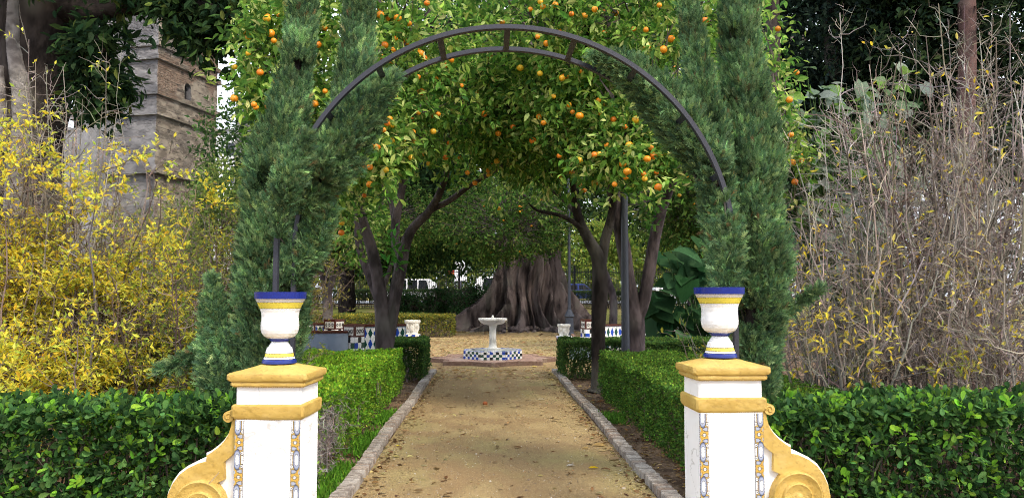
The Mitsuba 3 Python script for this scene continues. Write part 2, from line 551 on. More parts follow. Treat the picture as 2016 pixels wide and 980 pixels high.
scene['marble'] = princ(proc(marble_fn), .55, specular=.4)
scene['asphalt'] = princ(rgb(.30, .31, .33), .9, specular=.2)
scene['paving'] = princ(rgb(.46, .47, .50), .9, specular=.2)
scene['glass_dark'] = princ(rgb(.015, .018, .022), .05, specular=.6)
scene['rubber'] = princ(rgb(.02, .02, .02), .8, specular=.3)
scene['water'] = {'type': 'dielectric', 'int_ior': 1.33}


def peel(c):
    def fn(p, n, uv):
        return mix(c, (c[0] * .85, c[1] * 1.25, c[2]), .5 * smoothstep(.45, .7, fbm(p.x * 11, p.y * 11, p.z * 11, 2)))
    return fn


for k_, c_ in (('peel_orange', (.80, .265, .012)), ('peel_yellow', (.80, .41, .025)), ('peel_deep', (.72, .185, .010))):
    scene[k_] = princ(proc(peel(c_)), .38, specular=.5)


# ================= THE SETTING =================================================================
def terrain(y):
    t = np.clip((np.asarray(y, float) - 41) / 17, 0, 1)
    return 1.12 * t * t * (3 - 2 * t)


def sheet(xs, ys, zoff=0.0):
    X, Y = np.meshgrid(xs, ys, indexing='ij')
    Z = terrain(Y) + zoff
    n = len(ys)
    i, j = np.meshgrid(np.arange(len(xs) - 1), np.arange(n - 1), indexing='ij')
    q = np.stack([i * n + j, (i + 1) * n + j, (i + 1) * n + j + 1, i * n + j + 1], -1).reshape(-1, 4)
    return np.stack([X, Y, Z], -1).reshape(-1, 3), q


PX = 0.13           # the path's axis
PHW = 1.215         # its half width
put('ground', sheet(np.linspace(-180, 180, 25), np.concatenate([[-30, 0, 10, 20, 30, 40], np.linspace(41, 58, 30), [70, 100, 300]])), 'soil', smooth=True, kind='structure')

octo = [(PX + 7.6 * math.cos(PI / 8 + k * PI / 4), 22.0 + 7.6 * math.sin(PI / 8 + k * PI / 4)) for k in range(8)]
area = Polygon([(PX - PHW, 4.4), (PX + PHW, 4.4), (PX + PHW, 17), (PX - PHW, 17)]).union(Polygon(octo)).union(Polygon([(-9, -9), (9, -9), (9, 4.5), (-9, 4.5)])).union(Polygon([(PX - 3.2, 29), (PX + 3.6, 29), (PX + 9, 40.5), (PX - 5, 40.5)]))
m_ = trimesh.creation.extrude_polygon(area, .006, engine='earcut')
put('sand_path', m_, 'sand', kind='structure')
put('street', sheet(np.linspace(-120, 120, 3), np.concatenate([np.linspace(59.5, 63, 6), [90]]), .006), 'asphalt', kind='structure')
put('pavement', sheet(np.linspace(-120, 120, 3), np.linspace(54.6, 59.4, 9), .10), 'paving', kind='structure')

# brick edging of the path: soldier course, every brick a piece
kb = [mikit.ply(cbox((.126 + .004 * k, .051, .13), .006 + .001 * k), b) for k, b in ((0, 'kerb_brick'), (1, 'kerb_brick'), (2, 'kerb_brick_red'))]
for side, nm in ((-1, 'path_kerb'), (1, 'path_kerb')):
    root = thing(nm, None, None)
    say(root, kind='structure')
    y, k = 4.95, 0
    while y < 16.35:
        v = rng.choice(3, p=[.42, .4, .18])
        x = PX + side * (PHW + .07) + rng.normal(0, .004) + .015 * math.sin(y * 1.3 + side)
        put('brick', kb[v], None, root, to_world=T().translate([x, y, .012 + rng.normal(0, .0035)]).rotate([0, 0, 1], rng.normal(0, 1.3)).rotate([0, 1, 0], rng.normal(0, 1.5)))
        y += .0615 + rng.uniform(-.002, .003)

# low brick edging round the beds of the square
eb = MB()
for side in (-1, 1):
    for a, b in (((2.2, 17.0), (6.6, 19.0)), ((3.0, 27.2), (6.9, 25.0)), ((3.0, 27.2), (3.4, 33.5))):
        a, b = np.array(a), np.array(b)
        L = np.linalg.norm(b - a)
        ang = math.atan2((b - a)[1], (b - a)[0])
        for k in range(int(L / .25)):
            q = a + (b - a) * (k + .5) * .25 / L
            mb_ = box((0, 0, 0), (.235, .12, .14))
            mb_.vertices = mb_.vertices @ rotz(ang if side > 0 else PI - ang).T + np.array([PX + side * q[0], q[1], .05 + rng.normal(0, .006)])
            eb.m(mb_)
put('bed_edging', eb.mesh(), 'red_brick', kind='structure')

# ---- the old tower, far left ---------------------------------------------------------------------
TW = (-20.258, 47.000, 12.803)
TA = math.radians(15.4)      # its right face runs 15.4 degrees off the line of sight
ux, uy = np.array([math.sin(TA), math.cos(TA), 0]), np.array([-math.cos(TA), math.sin(TA), 0])
S_ = 6.0
tower = thing('stone_tower', 'old square stone tower with ledges and one small arched window, rising behind the yellow bushes', 'tower')
import manifold3d as m3


def mani_box(lo, hi):
    return m3.Manifold.cube([hi[i] - lo[i] for i in range(3)]).translate(list(lo))


WZ = (-19.610, 50.000, 14.068)[2]
wt = 2.9   # along the right face
body = mani_box((0, 0, 0), (S_, S_, 27))
# local: x along the right face (away from the corner), y along the left face
arch = m3.Manifold.hull(mani_box((wt - .34, -.5, WZ), (wt + .34, .55, WZ + .95)) + m3.Manifold.cylinder(1.05, .34, circular_segments=20).rotate([90, 0, 0]).translate([wt, .55, WZ + .95]))
body = (body - arch).refine_to_length(.35)


def tower_place(m, rough=.05):
    mm = m.to_mesh()
    v, f = np.array(mm.vert_properties[:, :3], float), np.array(mm.tri_verts)
    w = v[:, :1] * ux + v[:, 1:2] * uy + v[:, 2:] * np.array([0, 0, 1.0]) + np.array([TW[0], TW[1], 0])
    if rough:
        n = np.stack([meshkit.fbm(w * 1.6 + 9 * k, 4, 3 + k) - .5 for k in range(3)], 1)
        w = w + n * 2 * rough
    return w, f


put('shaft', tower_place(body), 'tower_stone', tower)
for z, hh, out in (((-20.377, 47.000, 17.066)[2], .28, .16), ((-20.354, 47.000, 16.241)[2], .30, .20), ((-20.293, 47.000, 14.061)[2], .30, .18), ((-20.258, 47.000, 12.803)[2], .32, .22), ((-20.160, 47.000, 9.302)[2], .55, .35)):
    led = mani_box((-out, -out, z - hh * .5), (S_ + out, S_ + out, z + hh * .5)).refine_to_length(.3)
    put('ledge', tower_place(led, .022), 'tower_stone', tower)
win = thing_key = tower + '__window'
used.add(win)
fr = mani_box((wt - .42, -.05, WZ - .12), (wt + .42, .12, WZ - .01))
put('sill', tower_place(fr, 0), 'grey_wall', win)
put('shutter', tower_place(mani_box((wt - .36, .36, WZ - .02), (wt + .36, .42, WZ + 1.34)), 0), 'rubber', win)

# pale wall beside it and the white building in the gap
gw = thing('garden_wall', 'weathered grey wall with stepped top left of the old tower', 'wall')
a_, b_ = (-24.681, 40.000, 10.786), (-20.596, 42.000, 10.222)
p_ = (-21.527, 41.000, 11.317)
put('wall', box(((a_[0] + b_[0]) / 2, 41.5, 5.2), (b_[0] - a_[0], .6, 10.4)), 'grey_wall', gw)
put('coping', box(((a_[0] + b_[0]) / 2 - .8, 41.45, 10.47), (b_[0] - a_[0] - 1.6, .85, .16)), 'grey_wall', gw)
put('buttress', box((p_[0] + .45, 41.3, 5.5), (.8, 1.0, 11.2)), 'grey_wall', gw)
wb = thing('white_building', 'white building seen in the gap between the old tower and the orange tree', 'building')
a_ = (-30.515, 90.000, 20.645)
put('wall', box((a_[0], 92, a_[2] / 2), (7.0, 6, a_[2])), 'plaster', wb)
put('roof', box((a_[0], 92, a_[2] + .12), (7.5, 6.5, .22)), 'grey_wall', wb)
for k in range(2):
    for j in range(3):
        put('window', box((a_[0] - 1.7 + 2.4 * k, 88.98, a_[2] - 2.1 - 3.2 * j), (1.0, .1, 1.5)), 'glass_dark', wb)
sb_ = thing('stone_building', 'greyish stone building edge behind the leaves right of the tower', 'building')
a_ = (-18.752, 60.000, 17.002)
put('wall', box((a_[0] + 1.2, 62, a_[2] / 2), (4.4, 4, a_[2])), 'grey_wall', sb_)
put('cornice', box((a_[0] + 1.2, 62, a_[2] + .15), (4.8, 4.4, .3)), 'grey_wall', sb_)

# ---- street side: fence, cars, hedge line -----------------------------------------------------------
fence = thing('iron_fence', 'dark tall iron railing between the garden and the street', 'fence')
FY, FZ = 53.4, float(terrain(53.4))
bar = MB()
for x in np.arange(-26, 30, .13):
    bar.add(*tube(np.array([[x, FY, FZ + .05], [x, FY, FZ + 2.6]]), .013, 4))
put('bars', bar.mesh(), 'iron', fence, kind='stuff')
for z in (.25, 2.35):
    put('rail', box((2, FY, FZ + z), (56, .05, .05)), 'iron', fence)
for x in np.arange(-26, 31, 4.0):
    put('post', box((x, FY, FZ + 1.4), (.12, .12, 2.8)), 'iron', fence)
put('plinth', box((2, FY, FZ - .1), (56, .25, .3)), 'grey_wall', fence)


def car(name, label, x, y, length, h, paint, face=1, van=False, group=None):
    k = thing(name, label, 'car' if not van else 'van', group)
    z0 = float(terrain(y))
    wd = 1.75
    L = length
    low = [(-L / 2, .28), (-L / 2 - .02, .62), (-L / 2 + .1, .92), (-L * .24, .98), (L * .5 - .15, .98), (L / 2, .80), (L / 2 - .02, .28)]
    top = [(-L * .27, .97), (-L * .14, h - .03), (-L * .02, h), (L * .36, h - .02), (L * .47, h - .35), (L * .485, .97)] if not van else \
          [(-L * .36, .97), (-L * .25, h - .04), (-L * .15, h), (L * .44, h), (L * .485, h - .3), (L * .49, .97)]

    def prism(pts, w, taper):
        m = extrude(pts, w, 'xz')
        v = m.vertices - np.array([0, w / 2, 0])
        s = np.clip((v[:, 2] - .95) / (h - .95), 0, 1)
        v[:, 1] *= 1 - taper * s
        v[:, 0] *= face
        m.vertices = v + np.array([x, y, z0])
        if face < 0:
            m.invert()
        return m
    put('body', prism(low, wd, 0), paint, k)
    put('roof', prism(top, wd - .06, .14), paint, k)
    # side windows, proud of the roof's sides by a few mm
    xs = [-.20, -.02, .17, .36] if not van else [-.28, -.06, .16, .40]
    for i in range(3):
        x0, x1 = xs[i] * L + .05, xs[i + 1] * L - .05
        pts = [(x0 + (.04 if i else -.25), 1.02), (x1, 1.02), (x1 - (.12 if i == 2 else 0), h - .13), (x0 + (.04 if i else .22), h - .13)]
        put('window', prism(pts, wd - .035, .14), 'glass_dark', k)
    for sx in (-.33, .31):
        for sy in (-1, 1):
            wkey = put('wheel', lathe([(.0, -.09), (.28, -.09), (.31, -.06), (.31, .06), (.28, .09), (0, .09)], 20), 'rubber', k,
                       to_world=T().translate([x + face * sx * L, y + sy * (wd / 2 - .1), z0 + .31]).rotate([1, 0, 0], 90))
            put('rim', lathe([(.0, -.10), (.19, -.10), (.2, -.08), (.2, .08), (.19, .10), (0, .10)], 16), 'lamp_metal', wkey,
                to_world=T().translate([x + face * sx * L, y + sy * (wd / 2 - .1), z0 + .31]).rotate([1, 0, 0], 90))
    for sy in (-1, 1):
        put('headlight', box((x - face * (L / 2 - .02), y + sy * .62, z0 + .72), (.14, .32, .14)), 'marble', k)
        put('tail_light', box((x + face * (L / 2 - .06), y + sy * .74, z0 + .86), (.12, .22, .2)), 'tail_red', k)


scene['tail_red'] = princ(rgb(.5, .02, .015), .3, specular=.5)
scene['car_white'] = princ(rgb(.75, .76, .78), .25, specular=.5, clearcoat=.6)
scene['car_blue'] = princ(rgb(.015, .035, .16), .22, specular=.5, clearcoat=.8)
a_ = (6.627, 63.000, 2.555)
car('parked_car', 'dark blue car parked behind the railing right of the big fig trunk', a_[0] + .6, 63, 4.3, 1.52, 'car_blue', face=-1, group='cars parked along the street')
a_ = (-6.451, 61.000, 2.519)
car('parked_car', 'white car parked behind the railing, seen left of the dense green shrubs', a_[0] + .2, 61, 4.5, 1.85, 'car_white', face=1, group='cars parked along the street')
a_ = (0.042, 62.000, 2.741)
car('white_van', 'white van with red tail light, half hidden behind the shrub left of the fig trunk', a_[0] + 1.4, 62, 4.9, 2.05, 'car_white', face=-1, van=True)
a_ = (14.397, 64.000, 1.937)
car('parked_car', 'white car glimpsed between the forked orange trunk and the dark leaves', a_[0] + 1.5, 64, 4.3, 1.5, 'car_white', face=-1, group='cars parked along the street')

# a small red and a white board on the far side of the street
sg = thing('street_sign', 'white board on a post beyond the railing, above the parked cars', 'sign')
a_ = (-2.492, 70.000, 3.948)
put('board', box((a_[0], 70, a_[2]), (1.15, .06, 1.9)), 'car_white', sg)
put('post', box((a_[0], 70.1, (a_[2] + .5) / 2), (.1, .1, a_[2] - 1.0)), 'lamp_metal', sg)
rf = thing('red_awning', 'small dark red awning on two posts beyond the railing', 'awning')
a_ = (-3.463, 72.000, 3.824)
put('cloth', box((a_[0], 72, a_[2]), (.9, .5, .35)), 'tail_red', rf)
for s in (-1, 1):
    put('post', box((a_[0] + s * .4, 72, a_[2] / 2), (.06, .06, a_[2] - .36)), 'iron', rf)


# ================= PLANTS ========================================================================
def in_view(q):
    d = q - EYE
    R = np.array([.99952, -.03103, 0])
    U = np.cross(R, FWD)
    z = d @ FWD
    a, b = (d @ R) / z, (d @ U) / z
    return (z > .5) & (np.abs(a) < .66) & (np.abs(b) < .32)


# ---- clipped hedges ---------------------------------------------------------------------------------
def hedge_points(lo, hi, n, depth, faces, wob=.03, seed=0):
    """Points in a layer under the named faces of a box, with outward directions; the faces waver."""
    lo, hi = np.array(lo, float), np.array(hi, float)
    s = hi - lo
    ar = {'x-': s[1] * s[2], 'x+': s[1] * s[2], 'y-': s[0] * s[2], 'y+': s[0] * s[2], 'top': s[0] * s[1]}
    P, D = [], []
    tot = sum(ar[f] * w for f, w in faces.items())
    for f, w in faces.items():
        k = int(n * ar[f] * w / tot)
        q = lo + rng.uniform(size=(k, 3)) * s
        d = np.zeros((k, 3))
        dep = np.abs(rng.normal(0, depth, k))
        ax, sg = {'x-': (0, -1), 'x+': (0, 1), 'y-': (1, -1), 'y+': (1, 1), 'top': (2, 1)}[f]
        wv = (meshkit.fbm(q * 2.6 * (np.arange(3) != ax), 3, seed) - .5) * 2 * wob + (meshkit.fbm(q * 9 * (np.arange(3) != ax), 2, seed + 4) - .5) * wob
        q[:, ax] = (hi if sg > 0 else lo)[ax] + sg * (wv - dep)
        d[:, ax] = sg
        P.append(q)
        D.append(d)
    P, D = np.vstack(P), np.vstack(D)
    m = np.minimum(np.abs(P[:, :2] - lo[:2]), np.abs(P[:, :2] - hi[:2])).min(1)
    return P, D


def hedge_leaves(P, D, tpl, L, Wd, palette, weights, out=.55, up=.35, jit=.22):
    n = len(P)
    X = norm(D * out + rng.normal(0, .8, (n, 3)) + np.array([0, 0, .25]))
    N = norm(D * .9 + rng.normal(0, .6, (n, 3)) + np.array([0, 0, up]))
    l = L * rng.uniform(.6, 1.25, n)
    cl = np.exp((meshkit.fbm(P * 5.5, 3, 8) - .5) * 1.3)[:, None]
    fresh = np.where(D[:, 2:] > .5, np.array([[1.35, 1.25, 1.1]]), 1.0)   # young growth on top, its colour also raised in place of missing light
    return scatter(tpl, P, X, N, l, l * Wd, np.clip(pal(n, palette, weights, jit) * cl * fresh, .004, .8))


def hedge_stems(lo, hi, n, ht, r=.006, cols=((.10, .075, .06), (.17, .14, .12))):
    lo, hi = np.array(lo, float), np.array(hi, float)
    b = np.stack([rng.uniform(lo[0], hi[0], n), rng.uniform(lo[1], hi[1], n), np.zeros(n)], 1)
    e = b + rng.normal(0, .13, (n, 3)) * [1, 1, 0] + np.array([0, 0, 1]) * (ht * rng.uniform(.6, .98, n))[:, None]
    t = np.linspace(0, 1, 5)[None, :, None]
    P = b[:, None] * (1 - t) + e[:, None] * t + rng.normal(0, .02, (n, 5, 3)) * np.array([1, 1, .3])
    P[..., 0] = np.clip(P[..., 0], lo[0] + .03, hi[0] - .03)
    P[..., 1] = np.clip(P[..., 1], lo[1] + .03, hi[1] - .03)
    v, f = tubes(P, np.full((n, 5), r) * rng.uniform(.5, 1.6, (n, 1)) * np.linspace(1.2, .6, 5), 4)
    return v, f, np.repeat(pal(n, cols, None, .2), 20, 0)


G_GLOSS = [(.052, .126, .035), (.085, .188, .046), (.030, .076, .025), (.13, .28, .035), (.20, .38, .04)]
hL = thing('front_hedge', 'clipped hedge of broad glossy leaves left of the gate, under the yellow bushes', 'hedge')
hR = thing('front_hedge', 'clipped hedge of broad glossy leaves right of the gate, under the bare bushes', 'hedge')
a_, b_ = (-3.383, 5.500, 0.837), (-1.773, 5.500, 0.847)
c_, d_ = (1.941, 5.450, 0.838), (3.837, 5.450, 0.794)
for k_, (lo_, hi_) in ((hL, ((-4.9, 5.35, .05), (-1.72, 6.15, a_[2]))), (hR, ((c_[0] - .05, 5.3, .05), (5.1, 6.1, c_[2])))):
    P_, D_ = hedge_points(lo_, hi_, 2600, .085, {'y-': 1.6, 'top': 1.5, 'x+': .6, 'x-': .5, 'y+': .4}, .045, 2)
    P2_, D2_ = hedge_points((lo_[0], lo_[1] + .12, lo_[2]), hi_, 3500, .22, {'y-': 1, 'top': .6}, .03, 5)
    lowp = (P_[:, 2] < .5) & (rng.uniform(size=len(P_)) < .18)
    P_, D_ = P_[~lowp], D_[~lowp]
    B_ = whorls(P_, norm(D_ + np.array([0, 0, .35])), 5, .066, .56, G_GLOSS, [.32, .30, .24, .10, .04], .018, -.05, LEAFR, .2, .7, .3)
    B2_ = hedge_leaves(P2_, D2_, LEAF2, .052, .6, G_GLOSS[:3], None)
    # young shoots standing proud of the trim
    k = 46
    C_ = np.stack([rng.uniform(lo_[0], hi_[0], k), rng.uniform(lo_[1], lo_[1] + .5, k), np.full(k, hi_[2] + .01)], 1)
    C_[::2, 1] = lo_[1] - .03
    C_[::2, 2] = rng.uniform(.2, hi_[2], len(C_[::2]))
    SH_ = whorls(C_, norm(np.array([[0, -.4, 1.0]]) + rng.normal(0, .2, (k, 3))), 7, .058, .6, [(.20, .42, .035), (.14, .34, .03)], None, .025, -.2, LEAFR)
    foliage(k_, 'foliage', [SH_, B_, B2_], 'leaf', single=290, view=in_view)
    v_, f_, cc_ = hedge_stems((lo_[0], lo_[1] + .06, 0), hi_, 200, hi_[2] - .08, .006, ((.075, .062, .05), (.13, .112, .095)))
    put('stems', (v_, f_), 'twig', k_, color=cc_, kind='stuff')

G_BOX = [(.12, .26, .026), (.19, .38, .034), (.08, .19, .024), (.28, .46, .045)]
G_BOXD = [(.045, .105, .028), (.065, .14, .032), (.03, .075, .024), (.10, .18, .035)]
sL = thing('box_hedge', 'bright green box hedge left of the path, with a bare twiggy patch', 'hedge')
lo_, hi_ = (-2.95, 5.6, .06), (-1.42, 12.9, .70)
P_, D_ = hedge_points(lo_, hi_, 92000, .032, {'x+': 1.3, 'top': 1.35, 'y+': .5, 'y-': .4, 'x-': .25}, .07, 3)
# the bare patch on the near inner side
bare = np.exp(-(((P_[:, 1] - 6.75) / .95) ** 2 + ((P_[:, 2] - .36) / .26) ** 2)) * (P_[:, 0] > -1.6)
low = (P_[:, 2] < .26) & (rng.uniform(size=len(P_)) < (.26 - P_[:, 2]) / .25)
ok = (rng.uniform(size=len(P_)) > np.clip(bare * 1.6, 0, .95)) & ~low
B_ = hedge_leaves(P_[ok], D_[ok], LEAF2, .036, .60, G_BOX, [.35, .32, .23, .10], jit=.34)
foliage(sL, 'foliage', [B_], 'leaf')
v_, f_, cc_ = hedge_stems((lo_[0], lo_[1], 0), (hi_[0] + .02, hi_[1], 1), 420, .62, .006)
mb = MB().add(v_, f_, cc_)
n = 2600
b = np.stack([rng.uniform(-1.62, -1.40, n), rng.normal(6.75, .62, n), np.clip(rng.normal(.36, .16, n), .05, .62)], 1)
dd = rand_dirs(n) * .085
t = np.linspace(0, 1, 4)[None, :, None]
P_ = b[:, None] + dd[:, None] * t + rng.normal(0, .010, (n, 4, 3))
v_, f_ = tubes(P_, np.full((n, 4), .0021), 3)
mb.add(v_, f_, np.repeat(pal(n, [(.24, .21, .21), (.15, .125, .12), (.32, .28, .27)], None, .2), 12, 0))
put('stems', mb.mesh(), 'twig', sL, color=mb.col(), kind='stuff')

sR = thing('box_hedge', 'dense clipped box hedge along the right side of the path', 'hedge')
lo_, hi_ = (1.76, 5.6, .04), (3.3, 12.2, .72)
P_, D_ = hedge_points(lo_, hi_, 94000, .032, {'x-': 1.35, 'top': 1.35, 'y+': .4, 'y-': .4, 'x+': .2}, .065, 6)
low = (P_[:, 2] < .2) & (rng.uniform(size=len(P_)) < (.2 - P_[:, 2]) / .2)
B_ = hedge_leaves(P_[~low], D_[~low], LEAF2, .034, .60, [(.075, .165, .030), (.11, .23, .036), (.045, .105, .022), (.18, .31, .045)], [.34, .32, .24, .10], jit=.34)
foliage(sR, 'foliage', [B_], 'leaf')
v_, f_, cc_ = hedge_stems((lo_[0], lo_[1], 0), hi_, 420, .64, .006)
put('stems', (v_, f_), 'twig', sR, color=cc_, kind='stuff')


def hedge(label, lo, hi, n, L, palette, weights=None, faces=None, group=None, depth=.05, wob=.06):
    k = thing('clipped_hedge', label, 'hedge', group)
    P, D = hedge_points(lo, hi, n, depth, faces or {'y-': 1.3, 'top': 1.2, 'x+': .7, 'x-': .7, 'y+': .3}, wob, len(used))
    low = (P[:, 2] < lo[2] + .25) & (rng.uniform(size=len(P)) < .75 * (lo[2] + .25 - P[:, 2]) / .25)
    foliage(k, 'foliage', [hedge_leaves(P[~low], D[~low], LEAF2, L, .6, palette, weights)], 'leaf')
    v, f, c = hedge_stems((lo[0], lo[1], 0), hi, int(30 + 22 * (hi[0] - lo[0]) * (hi[1] - lo[1])), hi[2] - .05, .010)
    v[:, 2] += terrain(v[:, 1]) * 1.0
    put('stems', (v, f), 'twig', k, color=c, kind='stuff')
    return k


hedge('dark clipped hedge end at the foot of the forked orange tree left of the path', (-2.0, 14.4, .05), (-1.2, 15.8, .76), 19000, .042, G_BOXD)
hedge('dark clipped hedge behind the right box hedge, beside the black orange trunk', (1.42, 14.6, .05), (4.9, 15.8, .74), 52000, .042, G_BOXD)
Y_H = [(.24, .23, .045), (.32, .29, .05), (.13, .16, .04), (.09, .13, .035)]
a_ = (-1.358, 30.500, 0.759)
hedge('low yellowish clipped hedge left of the fig roots, behind the stone planter', (-9.0, 30.0, .05), (a_[0], 31.6, .86), 15000, .085, Y_H)
hedge('second low green clipped hedge behind the yellowish one', (-9.0, 34.5, .05), (-2.6, 35.8, .80), 9000, .085, [(.07, .13, .035), (.11, .17, .04)])
hedge('clipped hedge on bare stems in front of the railing, left part', (-14.0, 51.3, float(terrain(51.5)) + .42), (-1.5, 52.4, float(terrain(51.5)) + 1.25), 15000, .11, [(.055, .09, .04), (.08, .13, .045)])
hedge('clipped hedge on bare stems in front of the railing, right part', (3.8, 51.3, float(terrain(51.5)) + .42), (16.5, 52.4, float(terrain(51.5)) + 1.15), 15000, .11, [(.055, .09, .04), (.08, .13, .045)])

# ---- junipers trained over the arch ----------------------------------------------------------------
J = [(.095, .185, .078), (.135, .24, .095), (.06, .125, .060), (.21, .32, .115), (.17, .265, .11), (.20, .15, .07)]


def juniper(label, trunk, plumes, dens, L=.085, group=None):
    k = thing('juniper', label, 'conifer', group)
    put('trunk', limb([trunk], 8, 16), 'bark_dark', k, smooth=True)
    B, ST = [], MB()
    for path, up, kk in plumes:
        q = smoothpath(path, 40)
        seg = np.linalg.norm(np.diff(q[:, :3], axis=0), axis=1)
        area = np.concatenate([[0], np.cumsum(seg * (q[1:, 3] + q[:-1, 3]))])
        n = int(dens * kk * area[-1])
        u = np.interp(rng.uniform(0, area[-1], n), area, np.arange(len(q)))
        i = np.minimum(u.astype(int), len(q) - 2)
        c = q[i] + (q[i + 1] - q[i]) * (u - i)[:, None]
        ax = norm(q[i + 1, :3] - q[i, :3])
        d = rand_dirs(n)
        d = norm(d - ax * (d * ax).sum(1, keepdims=True))
        rad = np.maximum(c[:, 3] - .05, .01) * np.sqrt(rng.uniform(.15, 1, n)) * (.42 + 1.1 * meshkit.fbm(np.concatenate([c[:, :3] * 2.2 + d * 1.1], 1), 3, 5))
        P = c[:, :3] + d * rad[:, None]
        g = meshkit.fbm(P * 4.2 + 5, 3, 9)
        ok = g > .325
        P, d, ax, g = P[ok], d[ok], ax[ok], g[ok]
        n = len(P)
        low = np.clip((3.2 - P[:, 2:]) / 1.6, 0, 1)
        X = norm(d * (.5 + .25 * low) + ax * up * (1.0 - .35 * low) + np.array([0, 0, .35]) + rng.normal(0, 1, (n, 3)) * (.30 + .22 * low))
        N = norm(d + rng.normal(0, .7, (n, 3)))
        l = L * rng.uniform(.55, 1.25, n)
        col = pal(n, J, [.3, .3, .17, .12, .09, .015], .18) * np.exp((g - .5) * 2.2)[:, None]
        h = n // 2
        for tp, s in ((SPRAYS[0], slice(0, h)), (SPRAYS[1], slice(h, n))):
            B.append(scatter(tp, P[s], X[s], N[s], l[s], l[s], col[s]))
        ST.add(*tube(q[:, :3], np.maximum(q[:, 3] * .03, .005), 6, caps=False))
        # side branches
        nb = max(6, int(n / 60))
        j = rng.integers(0, n, nb)
        o = P[j] - X[j] * .05
        near = q[np.clip((u[ok][j] - 3).astype(int), 0, len(q) - 1), :3]
        t = np.linspace(0, 1, 3)[None, :, None]
        pp = near[:, None] * (1 - t) + o[:, None] * t
        ST.add(*tubes(pp, np.array([[.006, .004, .002]]).repeat(nb, 0), 3))
    put('branches', ST.mesh(), 'bark_dark', k, kind='stuff')
    foliage(k, 'foliage', B, 'needle')
    return k


def pl(*pts):
    return [p[:3] + (p[3],) for p in pts]


juniper('blue-green juniper trained up the left side of the arch, with twin spires above the hoop',
        [(-1.710, 6.000, 0.758) + (.06,), (-1.667, 6.000, 1.533) + (.05,), (-1.598, 5.950, 2.711) + (.04,), (-1.426, 5.900, 3.658) + (.02,)],
        [(pl((-1.710, 6.000, 0.758) + (.24,), (-1.683, 6.000, 1.338) + (.30,), (-1.643, 5.950, 2.001) + (.31,), (-1.609, 5.900, 2.583) + (.28,), (-1.504, 5.900, 3.217) + (.18,), (-1.438, 5.900, 3.899) + (.15,), (-1.427, 5.900, 4.673) + (.05,)), 1, 1.0),
         (pl((-1.359, 6.050, 2.208) + (.08,), (-1.226, 6.050, 2.651) + (.17,), (-1.094, 6.050, 3.180) + (.18,), (-1.040, 6.050, 3.673) + (.16,), (-1.034, 6.050, 4.213) + (.14,), (-1.025, 6.050, 4.800) + (.04,)), 1, 1.0),
         (pl((-1.971, 5.950, 0.805) + (.18,), (-2.018, 5.950, 1.187) + (.20,), (-2.079, 5.950, 1.495) + (.12,), (-2.108, 5.950, 1.747) + (.03,)), 1, 1.1),
         (pl((-1.361, 5.500, 2.189) + (.13,), (-1.158, 5.450, 2.510) + (.20,), (-0.964, 5.450, 2.803) + (.22,), (-0.823, 5.450, 3.025) + (.16,), (-0.669, 5.450, 3.166) + (.05,)), .6, 1.1),
         (pl((-1.494, 5.700, 1.685) + (.14,), (-1.350, 5.700, 1.910) + (.17,), (-1.223, 5.700, 2.135) + (.11,), (-1.151, 5.700, 2.249) + (.03,)), .5, 1.0),
         (pl((-1.356, 5.050, 1.974) + (.05,), (-1.346, 5.050, 2.174) + (.10,), (-1.291, 5.000, 2.384) + (.13,), (-1.221, 5.000, 2.534) + (.09,), (-1.177, 5.000, 2.641) + (.03,)), 1, 1.1),
         (pl((-2.198, 6.100, 1.177) + (.10,), (-2.391, 6.150, 1.087) + (.08,), (-2.606, 6.200, 1.004) + (.05,)), .8, .55),
         (pl((-1.583, 5.900, 1.152) + (.12,), (-1.534, 5.900, 1.419) + (.13,), (-1.424, 5.900, 1.688) + (.08,)), 1, 1.0)], 17500)
juniper('blue-green juniper making a broad column over the right side of the arch',
        [(2.037, 6.000, 0.781) + (.06,), (2.072, 6.000, 1.532) + (.05,), (2.017, 5.950, 2.732) + (.04,), (1.978, 5.900, 3.695) + (.02,)],
        [(pl((2.066, 6.000, 0.781) + (.20,), (2.086, 6.000, 1.214) + (.26,), (2.085, 6.000, 1.772) + (.30,), (2.070, 5.950, 2.329) + (.30,), (2.025, 5.900, 2.964) + (.25,), (2.003, 5.900, 3.532) + (.21,), (1.998, 5.900, 4.106) + (.17,), (1.999, 5.900, 4.854) + (.05,)), 1, 1.05),
         (pl((1.757, 5.750, 1.688) + (.10,), (1.741, 5.700, 2.144) + (.16,), (1.684, 5.650, 2.597) + (.17,), (1.614, 5.650, 3.058) + (.17,), (1.544, 5.650, 3.524) + (.12,), (1.501, 5.650, 3.994) + (.10,), (1.480, 5.650, 4.469) + (.03,)), 1, 1.0),
         (pl((1.583, 5.500, 2.533) + (.16,), (1.364, 5.500, 2.905) + (.22,), (1.162, 5.500, 3.110) + (.19,), (0.958, 5.500, 3.278) + (.12,), (0.754, 5.500, 3.344) + (.03,)), .5, .95),
         (pl((1.611, 5.400, 2.626) + (.12,), (1.623, 5.400, 2.261) + (.14,), (1.653, 5.400, 1.898) + (.10,), (1.632, 5.400, 1.736) + (.03,)), -.3, .9),
         (pl((1.554, 5.000, 1.643) + (.10,), (1.564, 5.000, 1.876) + (.15,), (1.568, 5.000, 2.077) + (.12,), (1.557, 5.000, 2.229) + (.04,)), 1, 1.1),
         (pl((2.313, 6.000, 1.452) + (.08,), (2.456, 5.950, 1.564) + (.06,), (2.590, 5.900, 1.659) + (.05,)), .8, .45),
         (pl((1.692, 5.800, 1.573) + (.06,), (1.741, 5.800, 1.688) + (.06,), (1.766, 5.800, 1.804) + (.02,)), 1, 1.0)], 17500)

